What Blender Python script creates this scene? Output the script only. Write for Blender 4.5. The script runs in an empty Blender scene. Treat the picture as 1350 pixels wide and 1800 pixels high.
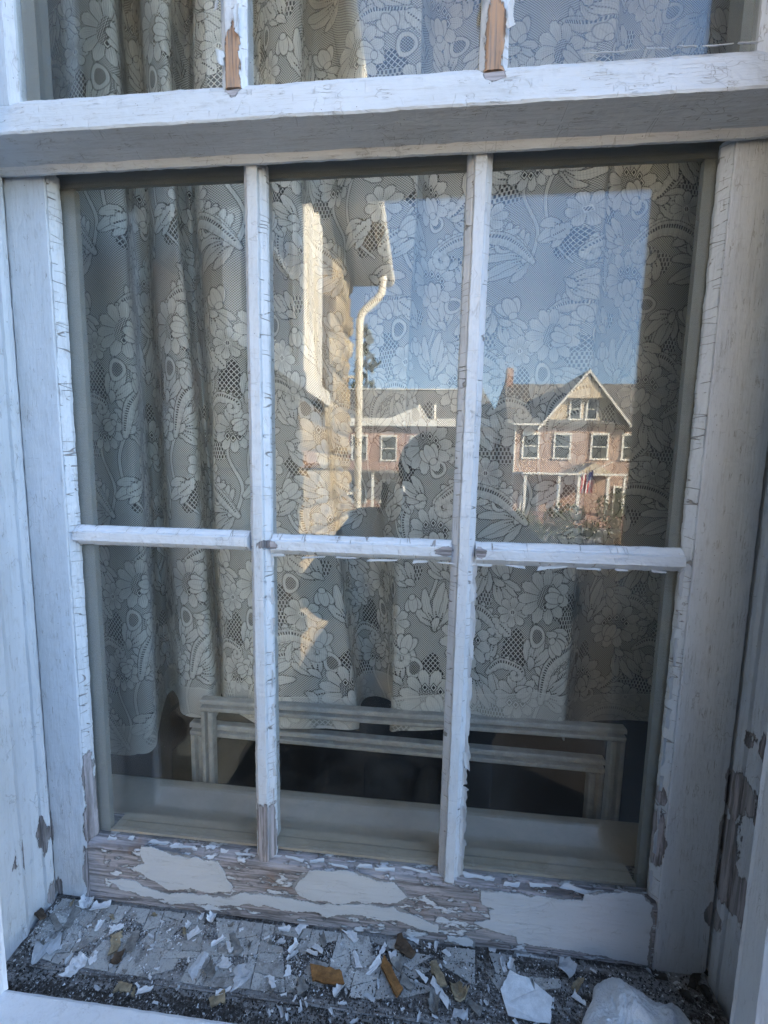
import bpy, bmesh, math, random
import numpy as np
from mathutils import Vector, Matrix, noise, Euler

scene = bpy.context.scene
COL = scene.collection
# ------------------------------------------------------------------ camera
cam_data = bpy.data.cameras.new("camera"); cam = bpy.data.objects.new("camera", cam_data); COL.objects.link(cam)
cam_data.sensor_fit = 'HORIZONTAL'; cam_data.sensor_width = 36.0; cam_data.lens = 36.0*700/1350
cam_data.clip_start = 0.01; cam_data.clip_end = 600
right = Vector((0.99561, 0.09165, 0.01916)); down = Vector((0.02853, -0.10209, -0.99437)); fwd = Vector((-0.08918, 0.99054, -0.10426))
cam.matrix_world = Matrix(((right.x, -down.x, -fwd.x, 0.4311), (right.y, -down.y, -fwd.y, -0.4594), (right.z, -down.z, -fwd.z, 0.5079), (0, 0, 0, 1)))
scene.camera = cam
# ------------------------------------------------------------------ sky, sun, exposure
SUN_EL = math.radians(24); SUN_AZ = math.atan2(0.855, 0.518)      # azimuth clockwise from +Y
world = bpy.data.worlds.new("World"); scene.world = world; world.use_nodes = True
wn = world.node_tree; bg = wn.nodes['Background']
sky = wn.nodes.new('ShaderNodeTexSky'); sky.sky_type = 'NISHITA'; sky.sun_disc = False
sky.sun_elevation = SUN_EL; sky.sun_rotation = SUN_AZ; sky.air_density = 1.0; sky.dust_density = 0.8; sky.ozone_density = 2.4
wn.links.new(sky.outputs[0], bg.inputs[0]); bg.inputs[1].default_value = 0.15
sd = bpy.data.lights.new("sun", 'SUN'); sun = bpy.data.objects.new("sun", sd); COL.objects.link(sun)
sd.energy = 5.0; sd.angle = math.radians(0.5); sd.color = (1.0, 0.86, 0.66)
tosun = Vector((math.sin(SUN_AZ)*math.cos(SUN_EL), math.cos(SUN_AZ)*math.cos(SUN_EL), math.sin(SUN_EL)))
sun.rotation_euler = tosun.to_track_quat('Z', 'Y').to_euler()
scene.view_settings.view_transform = 'Standard'; scene.view_settings.look = 'None'
scene.view_settings.exposure = 3.0; scene.view_settings.gamma = 1.0
try: scene.view_settings.use_curve_mapping = False
except Exception: pass
scene.render.engine = 'CYCLES'
scene.cycles.transparent_max_bounces = 16; scene.cycles.max_bounces = 7; scene.cycles.diffuse_bounces = 3

random.seed(7)
R = math.radians
# ------------------------------------------------------------------ object helpers
def tag(o, label=None, cat=None, group=None, kind=None):
    if label: o['label'] = label
    if cat: o['category'] = cat
    if group: o['group'] = group
    if kind: o['kind'] = kind
    return o
def empty(name, loc=(0, 0, 0), **k):
    o = bpy.data.objects.new(name, None); COL.objects.link(o); o.location = loc; o.empty_display_size = 0.05
    return tag(o, **k)
def link(name, me, mat=None, parent=None, loc=None, **k):
    o = bpy.data.objects.new(name, me); COL.objects.link(o)
    if mat is not None and not me.materials: me.materials.append(mat)
    if loc is not None: o.location = loc
    if parent is not None:
        o.parent = parent
        if loc is None: o.location = -world_loc(parent)
        else: o.location = Vector(loc)-world_loc(parent)
    return tag(o, **k)
def world_loc(o):
    v = Vector((0, 0, 0))
    while o is not None: v += o.location; o = o.parent
    return v
PEEL = []      # (x, y, z, rx, ry, rz): where the paint has come off down to the wood
class MB:
    def __init__(s): s.v = []; s.f = []; s.m = []
    def box(s, x0, x1, y0, y1, z0, z1, mi=0):
        n = len(s.v)
        s.v += [(x0,y0,z0),(x1,y0,z0),(x1,y1,z0),(x0,y1,z0),(x0,y0,z1),(x1,y0,z1),(x1,y1,z1),(x0,y1,z1)]
        s.f += [(n,n+3,n+2,n+1),(n+4,n+5,n+6,n+7),(n,n+1,n+5,n+4),(n+1,n+2,n+6,n+5),(n+2,n+3,n+7,n+6),(n+3,n,n+4,n+7)]
        s.m += [mi]*6; return s
    def sweep(s, prof, axis, t0, t1, step=0.004, jit=0.0003, seed=0.0, sub=0.004, off=None):
        """closed profile carried along an axis, its faces subdivided and slightly uneven.
           axis 'z': profile (x,y); axis 'x': profile (y,z); axis 'y': profile (x,z)"""
        P = []
        for i in range(len(prof)):
            a = Vector(prof[i]); b = Vector(prof[(i+1) % len(prof)])
            k = max(1, min(14, int((b-a).length/sub)))
            for j in range(k): P.append(a.lerp(b, j/k))
        m = len(P); N = max(1, int(abs(t1-t0)/step)); n0 = len(s.v)
        for i in range(N+1):
            t = t0+(t1-t0)*i/N
            o = off(t) if off else (0, 0)
            for q in P:
                a, b = q.x+o[0], q.y+o[1]
                p = {'z': (a, b, t), 'x': (t, a, b), 'y': (a, t, b)}[axis]
                if jit:
                    w = Vector((p[0]*60+seed, p[1]*60, p[2]*60)); w2 = Vector((p[0]*330+seed, p[1]*330, p[2]*330))
                    nv = noise.noise_vector(w)*jit+noise.noise_vector(w2)*jit*.6
                    p = (p[0]+nv.x*(axis != 'x'), p[1]+nv.y*(axis != 'y'), p[2]+nv.z*(axis != 'z'))
                s.v.append(p)
        flip = False
        area = sum(P[i].x*P[(i+1) % m].y-P[(i+1) % m].x*P[i].y for i in range(m))
        fwdok = (area > 0) if axis in 'zx' else (area < 0)
        for i in range(N):
            for j in range(m):
                a = n0+i*m+j; b = n0+i*m+(j+1) % m; c = n0+(i+1)*m+(j+1) % m; d = n0+(i+1)*m+j
                s.f.append((a, b, c, d) if fwdok == (t1 > t0) else (d, c, b, a)); s.m.append(0)
        s.f.append(tuple(n0+j for j in (range(m-1, -1, -1) if fwdok else range(m)))); s.m.append(0)
        s.f.append(tuple(n0+N*m+j for j in (range(m) if fwdok else range(m-1, -1, -1)))); s.m.append(0)
        return s
    def poly(s, pts, h, frame):
        """flat ragged plate: outline pts (2D), thickness h, frame(a,b,c)->xyz"""
        n = len(s.v); k = len(pts)
        s.v += [frame(a, b, 0) for a, b in pts]+[frame(a, b, h) for a, b in pts]
        s.f += [tuple(range(n+k-1, n-1, -1)), tuple(range(n+k, n+2*k))]+[(n+i, n+(i+1) % k, n+k+(i+1) % k, n+k+i) for i in range(k)]
        s.m += [0]*(k+2); return s
    def tube(s, path, r, seg=10, cap=True):
        n0 = len(s.v); pts = [Vector(p) for p in path]; m = len(pts)
        for i, p in enumerate(pts):
            d = (pts[min(i+1, m-1)]-pts[max(i-1, 0)]).normalized()
            a = d.orthogonal().normalized() if i == 0 else (pa-d*pa.dot(d)).normalized()
            pa = a; b = d.cross(a); rr = r(i/(m-1)) if callable(r) else r
            for k in range(seg):
                t = 2*math.pi*k/seg; s.v.append(tuple(p+a*math.cos(t)*rr+b*math.sin(t)*rr))
        for i in range(m-1):
            for k in range(seg):
                s.f.append((n0+i*seg+k, n0+i*seg+(k+1) % seg, n0+(i+1)*seg+(k+1) % seg, n0+(i+1)*seg+k)); s.m.append(0)
        if cap:
            s.f.append(tuple(n0+k for k in range(seg-1, -1, -1))); s.f.append(tuple(n0+(m-1)*seg+k for k in range(seg))); s.m += [0, 0]
        return s
    def mesh(s, name, mats, smooth=False, peel=False):
        me = bpy.data.meshes.new(name); me.from_pydata(s.v, [], s.f)
        for m in (mats if isinstance(mats, (list, tuple)) else [mats]): me.materials.append(m)
        if any(s.m): me.polygons.foreach_set('material_index', s.m)
        if smooth: me.polygons.foreach_set('use_smooth', [True]*len(me.polygons))
        if peel:
            V = np.array(s.v); val = np.zeros(len(V))
            for (x, y, z, rx, ry, rz) in PEEL:
                d = np.sqrt(((V[:,0]-x)/rx)**2+((V[:,1]-y)/ry)**2+((V[:,2]-z)/rz)**2)
                val = np.maximum(val, np.clip(1.5-d, 0, 1))
            at = me.attributes.new('peel', 'FLOAT', 'POINT'); at.data.foreach_set('value', val.astype(np.float32))
        me.validate(); me.update(); return me
    def build(s, name, mats, parent=None, smooth=False, peel=False, loc=None, **k):
        return link(name, s.mesh(name, mats, smooth, peel), None, parent, loc, **k)

# ------------------------------------------------------------------ material helpers
class NT:
    def __init__(s, name):
        s.mat = bpy.data.materials.new(name); s.mat.use_nodes = True; s.t = s.mat.node_tree
        s.bsdf = s.t.nodes['Principled BSDF']; s.out = s.t.nodes['Material Output']
        s.co = s.n('ShaderNodeTexCoord').outputs['Object']
    def n(s, ty, **k):
        o = s.t.nodes.new(ty)
        for a, b in k.items():
            if hasattr(o, a): setattr(o, a, b)
        return o
    def l(s, a, b): s.t.links.new(a, b)
    def inp(s, node, i, v):
        if isinstance(v, bpy.types.NodeSocket): s.l(v, node.inputs[i])
        else: node.inputs[i].default_value = v
    def math(s, op, a, b=0.0, c=0.0, clamp=False):
        o = s.n('ShaderNodeMath', operation=op); o.use_clamp = clamp
        s.inp(o, 0, a); s.inp(o, 1, b)
        if op in ('MULTIPLY_ADD',): s.inp(o, 2, c)
        return o.outputs[0]
    def mix(s, f, a, b, mode='MIX'):
        o = s.n('ShaderNodeMix', data_type='RGBA', blend_type=mode); s.inp(o, 0, f); s.inp(o, 6, col(a)); s.inp(o, 7, col(b)); return o.outputs[2]
    def scale(s, v, sc=(1, 1, 1)):
        o = s.n('ShaderNodeMapping'); s.l(v, o.inputs[0]); o.inputs['Scale'].default_value = sc; return o.outputs[0]
    def noise(s, v, sc, det=4, rough=.55, dist=0.0):
        o = s.n('ShaderNodeTexNoise'); s.l(v, o.inputs['Vector']); o.inputs['Scale'].default_value = sc
        o.inputs['Detail'].default_value = det; o.inputs['Roughness'].default_value = rough; o.inputs['Distortion'].default_value = dist
        return o.outputs['Fac']
    def ramp(s, f, lo, hi, a=0.0, b=1.0):
        o = s.n('ShaderNodeMapRange'); o.interpolation_type = 'SMOOTHSTEP'
        s.inp(o, 0, f); o.inputs[1].default_value = lo; o.inputs[2].default_value = hi; o.inputs[3].default_value = a; o.inputs[4].default_value = b
        return o.outputs[0]
    def voro(s, v, sc, feature='DISTANCE_TO_EDGE', rnd=1.0):
        o = s.n('ShaderNodeTexVoronoi', feature=feature); s.l(v, o.inputs['Vector']); o.inputs['Scale'].default_value = sc
        o.inputs['Randomness'].default_value = rnd; return o
    def bump(s, h, dist, strength=1.0, nrm=None):
        o = s.n('ShaderNodeBump'); o.inputs['Distance'].default_value = dist; o.inputs['Strength'].default_value = strength
        s.l(h, o.inputs['Height'])
        if nrm is not None: s.l(nrm, o.inputs['Normal'])
        return o.outputs[0]
    def warp(s, v, sc, amt):
        o = s.n('ShaderNodeTexNoise'); s.l(v, o.inputs['Vector']); o.inputs['Scale'].default_value = sc; o.inputs['Detail'].default_value = 3
        a = s.n('ShaderNodeVectorMath', operation='SUBTRACT'); s.l(o.outputs['Color'], a.inputs[0]); a.inputs[1].default_value = (.5, .5, .5)
        b = s.n('ShaderNodeVectorMath', operation='MULTIPLY_ADD'); s.l(a.outputs[0], b.inputs[0]); b.inputs[1].default_value = (amt,)*3; s.l(v, b.inputs[2])
        return b.outputs[0]
    def set(s, **k):
        for a, b in k.items(): s.inp(s.bsdf, a.replace('_', ' '), col(b) if a == 'Base_Color' else b)
        return s.mat
def col(c):
    return c if isinstance(c, bpy.types.NodeSocket) or len(c) == 4 else (*c, 1.0)

def wood_color(n, g, warm=0.0):
    v = n.scale(n.co, g)
    a = n.noise(v, 90, 6, .65); b = n.noise(v, 320, 4, .6); c = n.noise(n.co, 22, 4, .6)
    base = n.mix(n.ramp(a, .35, .68), (.11, .10, .098), (.33, .325, .335))
    base = n.mix(n.ramp(b, .42, .62, 0, .75), base, (.46, .43, .45))
    base = n.mix(n.ramp(c, .60, .72, 0, .45), base, (.24, .145, .09))
    base = n.mix(n.ramp(n.noise(v, 45, 3), .60, .70, 0, .8), base, (.05, .04, .035))
    if warm: base = n.mix(n.math('MULTIPLY', n.ramp(b, .30, .6), warm), base, (.46, .27, .15))
    return base, a, b
GR = {'x': (.045, 1, 1), 'y': (1, .045, 1), 'z': (1, 1, .045)}
def make_paint(name, grain='z', base=(.64, .675, .72), crack=1.0, cscale=70, dirt=.5, gloss=.45, peel=True, bare=None, trans=0.0, bevel=False, warm=0.0):
    n = NT(name); g = GR[grain]
    fine = n.noise(n.scale(n.co, g), 420, 5, .6); broad = n.noise(n.scale(n.co, tuple(.3 if q < 1 else 1 for q in g)), 18, 4, .6)
    c = n.mix(n.ramp(broad, .35, .75, 0, .5*dirt), base, (base[0]*.72, base[1]*.72, base[2]*.70))
    c = n.mix(n.ramp(fine, .50, .75, 0, .35*dirt), c, (.36, .35, .33))
    # crazing (broken up), plus cracks that run across the grain
    cv = n.scale(n.warp(n.co, 90, .010), tuple(.42 if q < 1 else 1 for q in g))
    e = n.voro(cv, cscale).outputs['Distance']
    gate = n.ramp(n.noise(n.co, 34, 4, .6), .60-.16*crack, .70-.16*crack)
    ck = n.math('MULTIPLY', n.ramp(e, .006, .022, 1, 0), gate)
    tg = tuple(1.0 if q < 1 else .16 for q in g)
    tn = n.noise(n.scale(n.warp(n.co, 70, .003), tg), 95, 1, .4)
    tr_ = n.math('MULTIPLY', n.ramp(n.math('ABSOLUTE', n.math('SUBTRACT', tn, .5)), .004, .014, 1, 0), n.ramp(n.noise(n.co, 75, 2), .60-.12*trans, .66-.12*trans))
    if bevel:
        sp3 = n.n('ShaderNodeSeparateXYZ'); n.l(n.co, sp3.inputs[0]); tr_ = n.math('MULTIPLY', tr_, n.ramp(sp3.outputs[1], -.0132, -.0120, .22, 1))
    ck = n.math('MULTIPLY', n.math('MAXIMUM', n.math('MULTIPLY', ck, min(1, crack)), n.math('MULTIPLY', tr_, min(1, trans))), 1)
    hair = n.noise(n.scale(n.warp(n.co, 200, .002), g), 230, 2, .5)
    hr = n.math('MULTIPLY', n.ramp(n.math('ABSOLUTE', n.math('SUBTRACT', hair, .5)), .0, .018, 1, 0), n.ramp(n.noise(n.co, 60, 3), .5, .62))
    c = n.mix(n.math('MULTIPLY', hr, .75*dirt), c, (.26, .25, .24))
    gr2 = n.noise(n.scale(n.co, tuple(.3 if q < 1 else 1 for q in g)), 130, 5, .7); c = n.mix(n.ramp(gr2, .55, .72, 0, .35*dirt), c, (.34, .34, .33))
    c = n.mix(n.math('MULTIPLY', ck, .72), c, (.16, .14, .12))
    sp = n.ramp(n.voro(n.co, 190, 'F1').outputs['Distance'], .06, .13, 1, 0)
    sp = n.math('MULTIPLY', sp, n.ramp(n.noise(n.co, 95, 2), .58, .64))
    c = n.mix(n.math('MULTIPLY', sp, dirt), c, (.08, .07, .06))
    # long splits along the grain, brush marks
    sv = n.noise(n.scale(n.warp(n.co, 30, .004), tuple(.5 if q < 1 else 1 for q in g)), 42, 2, .5)
    sl_ = n.math('MULTIPLY', n.ramp(n.math('ABSOLUTE', n.math('SUBTRACT', sv, .5)), .0, .006, 1, 0), n.ramp(n.noise(n.co, 17, 3), .54, .62))
    c = n.mix(n.math('MULTIPLY', sl_, .5*dirt), c, (.15, .14, .13))
    br = n.noise(n.scale(n.co, tuple(.25 if q < 1 else 1 for q in g)), 300, 3, .6)
    h = n.math('ADD', n.math('MULTIPLY', n.math('ADD', fine, n.math('MULTIPLY', br, .8)), .5), n.math('MULTIPLY', ck, -1.4)); h = n.math('ADD', h, n.math('MULTIPLY', broad, .7))
    h = n.math('ADD', h, n.math('MULTIPLY', hr, -.35)); h = n.math('ADD', h, n.math('MULTIPLY', gr2, .9))
    if peel:
        w, a, b = wood_color(n, g, warm)
        at = n.n('ShaderNodeAttribute', attribute_name='peel').outputs['Fac']
        nz = n.noise(n.scale(n.co, tuple(.4 if q < 1 else 1 for q in g)), 110, 6, .65)
        p = n.math('ADD', at, n.math('MULTIPLY', n.math('SUBTRACT', nz, .5), 1.5))
        if bare: p = n.math('ADD', p, bare)
        m = n.ramp(p, .50, .56)
        rim = n.math('MULTIPLY', n.ramp(p, .44, .52), n.ramp(p, .60, .54, 0, 1))
        c = n.mix(m, c, w); c = n.mix(n.math('MULTIPLY', rim, .35), c, (.1, .08, .06))
        h = n.math('ADD', n.math('MULTIPLY', h, n.math('SUBTRACT', 1, m)), n.math('MULTIPLY', m, n.math('SUBTRACT', n.math('MULTIPLY', a, 1.6), 2.2)))
        n.inp(n.bsdf, 'Roughness', n.math('ADD', gloss, n.math('MULTIPLY', m, .35), clamp=True))
    else: n.bsdf.inputs['Roughness'].default_value = gloss
    n.l(n.bump(h, .0009, 1.0), n.bsdf.inputs['Normal'])
    n.bsdf.inputs['Specular IOR Level'].default_value = .35
    return n.set(Base_Color=c)
def make_plain(name, c, rough=.7, var=.25, sc=30, bump=.0004, spec=.3, c2=None, grain=None):
    n = NT(name); v = n.scale(n.co, GR[grain]) if grain else n.co
    a = n.noise(v, sc, 5, .6); b = n.noise(v, sc*7, 4, .6)
    k = n.mix(n.ramp(a, .3, .7), tuple(q*(1-var) for q in c), c2 or c); k = n.mix(n.ramp(b, .45, .75, 0, .5), k, tuple(q*(1-var*1.4) for q in c))
    n.l(n.bump(n.math('ADD', a, n.math('MULTIPLY', b, .5)), bump), n.bsdf.inputs['Normal'])
    n.bsdf.inputs['Specular IOR Level'].default_value = spec
    return n.set(Base_Color=k, Roughness=rough)

M = {}
M['paint_z'] = make_paint('white_paint_vertical', 'z', crack=.15, trans=.12, dirt=.8)
M['paint_x'] = make_paint('white_paint_horizontal', 'x')
M['rail_x'] = make_paint('white_paint_crazed', 'x', crack=.35, cscale=190, dirt=.95, trans=.3)
M['muntin_z'] = make_paint('white_paint_muntin', 'z', crack=.2, cscale=110, dirt=.6, trans=1.1, bevel=True)
M['muntin_up'] = make_paint('white_paint_bare_muntin', 'z', crack=.2, cscale=110, dirt=.6, trans=.6, warm=.85)
M['putty'] = make_paint('cracked_putty_paint', 'z', base=(.62, .66, .70), crack=.2, dirt=.7, trans=1.15)
M['muntin_x'] = make_paint('white_paint_cross_muntin', 'x', crack=.3, cscale=110, dirt=.6, trans=1.0, bevel=True)
M['old_rail'] = make_paint('weathered_rail_wood', 'x', crack=.1, dirt=.8, bare=.62)
M['jamb'] = make_paint('dull_white_jamb_paint', 'z', base=(.60, .64, .69), crack=.35, cscale=60, dirt=.7)
M['trim'] = make_paint('smooth_white_trim', 'z', base=(.72, .75, .79), crack=.15, dirt=.35, peel=False)
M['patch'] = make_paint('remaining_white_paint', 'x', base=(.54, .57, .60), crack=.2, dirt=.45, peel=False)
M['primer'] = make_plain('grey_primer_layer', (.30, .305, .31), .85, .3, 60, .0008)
M['inner'] = make_paint('inner_grey_white_paint', 'x', base=(.27, .28, .27), crack=.2, dirt=.4, peel=False)
M['stool'] = make_plain('window_board_paint', (.56, .49, .39), .55, .15, 20, .0003)
M['frame'] = make_plain('frame_paint', (.52, .51, .47), .5, .25, 60, .0004)
def make_sill():
    n = NT('weathered_sill'); v = n.scale(n.co, (.10, 1, 1))
    a = n.noise(v, 75, 6, .7); b = n.noise(n.co, 260, 5, .7); c = n.noise(v, 16, 4, .6)
    k = n.mix(n.ramp(a, .40, .60), (.07, .062, .056), (.30, .29, .28)); k = n.mix(n.ramp(b, .52, .66, 0, .7), k, (.42, .42, .42))
    k = n.mix(n.ramp(b, .44, .34, 0, .85), k, (.02, .018, .016)); k = n.mix(n.ramp(c, .56, .68, 0, .8), k, (.035, .03, .028))
    n.l(n.bump(n.math('ADD', a, b), .0016), n.bsdf.inputs['Normal'])
    return n.set(Base_Color=k, Roughness=.9)
M['sill'] = make_sill()
def make_plate():
    n = NT('old_grey_sill_paint'); oi = n.n('ShaderNodeObjectInfo').outputs['Random']; a = n.noise(n.co, 60, 6, .7); b = n.noise(n.co, 420, 4, .7)
    k = n.mix(oi, (.34, .335, .32), (.50, .50, .485)); k = n.mix(n.ramp(a, .48, .66, 0, .75), k, (.17, .16, .145)); k = n.mix(n.ramp(b, .52, .7, 0, .6), k, (.10, .09, .085)); k = n.mix(n.ramp(b, .36, .30, 0, .5), k, (.62, .62, .61))
    n.l(n.bump(n.math('ADD', a, n.math('MULTIPLY', b, .6)), .0016), n.bsdf.inputs['Normal']); return n.set(Base_Color=k, Roughness=.85)
M['plate'] = make_plate()
for k, c in dict(w=(.80, .81, .82), p=(.56, .58, .60), g=(.30, .29, .27), t=(.42, .34, .22), b=(.13, .09, .06), o=(.33, .16, .055), d=(.07, .06, .05)).items():
    M['chip_'+k] = make_plain('chip_'+{'w': 'white', 'p': 'pale', 'g': 'grey', 't': 'tan', 'b': 'brown', 'o': 'orange', 'd': 'dark'}[k], c, .7, .22 if k in 'wp' else .5, 140, .0005)
def make_glass():
    n = NT('window_glass'); t = n.t
    fr = n.n('ShaderNodeFresnel'); geo = n.n('ShaderNodeNewGeometry'); n.l(n.math('MULTIPLY_ADD', geo.outputs['Backfacing'], 1/1.62-1.62, 1.62), fr.inputs['IOR'])
    tr = n.n('ShaderNodeBsdfTransparent'); tr.inputs[0].default_value = (.965, .972, .965, 1)
    gl = n.n('ShaderNodeBsdfAnisotropic'); gl.distribution = 'GGX'; gl.inputs['Roughness'].default_value = 0.0
    wv = n.bump(n.noise(n.co, 4.0, 1, .3), .0003, .35); n.l(wv, gl.inputs['Normal'])
    m = n.n('ShaderNodeMixShader'); n.l(fr.outputs[0], m.inputs[0]); n.l(tr.outputs[0], m.inputs[1]); n.l(gl.outputs[0], m.inputs[2])
    df = n.n('ShaderNodeBsdfDiffuse'); df.inputs[0].default_value = (.5, .5, .48, 1)
    vo = n.voro(n.co, 170, 'F1'); sp = n.math('MULTIPLY', n.ramp(vo.outputs['Distance'], .05, .10, 1, 0), n.ramp(n.noise(n.co, 60, 2), .56, .64))
    film = n.ramp(n.noise(n.co, 9, 5, .6), .35, .75, .006, .045)
    f = n.math('MAXIMUM', n.math('MULTIPLY', sp, .5), film)
    m2 = n.n('ShaderNodeMixShader'); n.l(f, m2.inputs[0]); n.l(m.outputs[0], m2.inputs[1]); n.l(df.outputs[0], m2.inputs[2])
    n.l(m2.outputs[0], n.out.inputs[0]); return n.mat
M['glass'] = make_glass()
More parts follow.
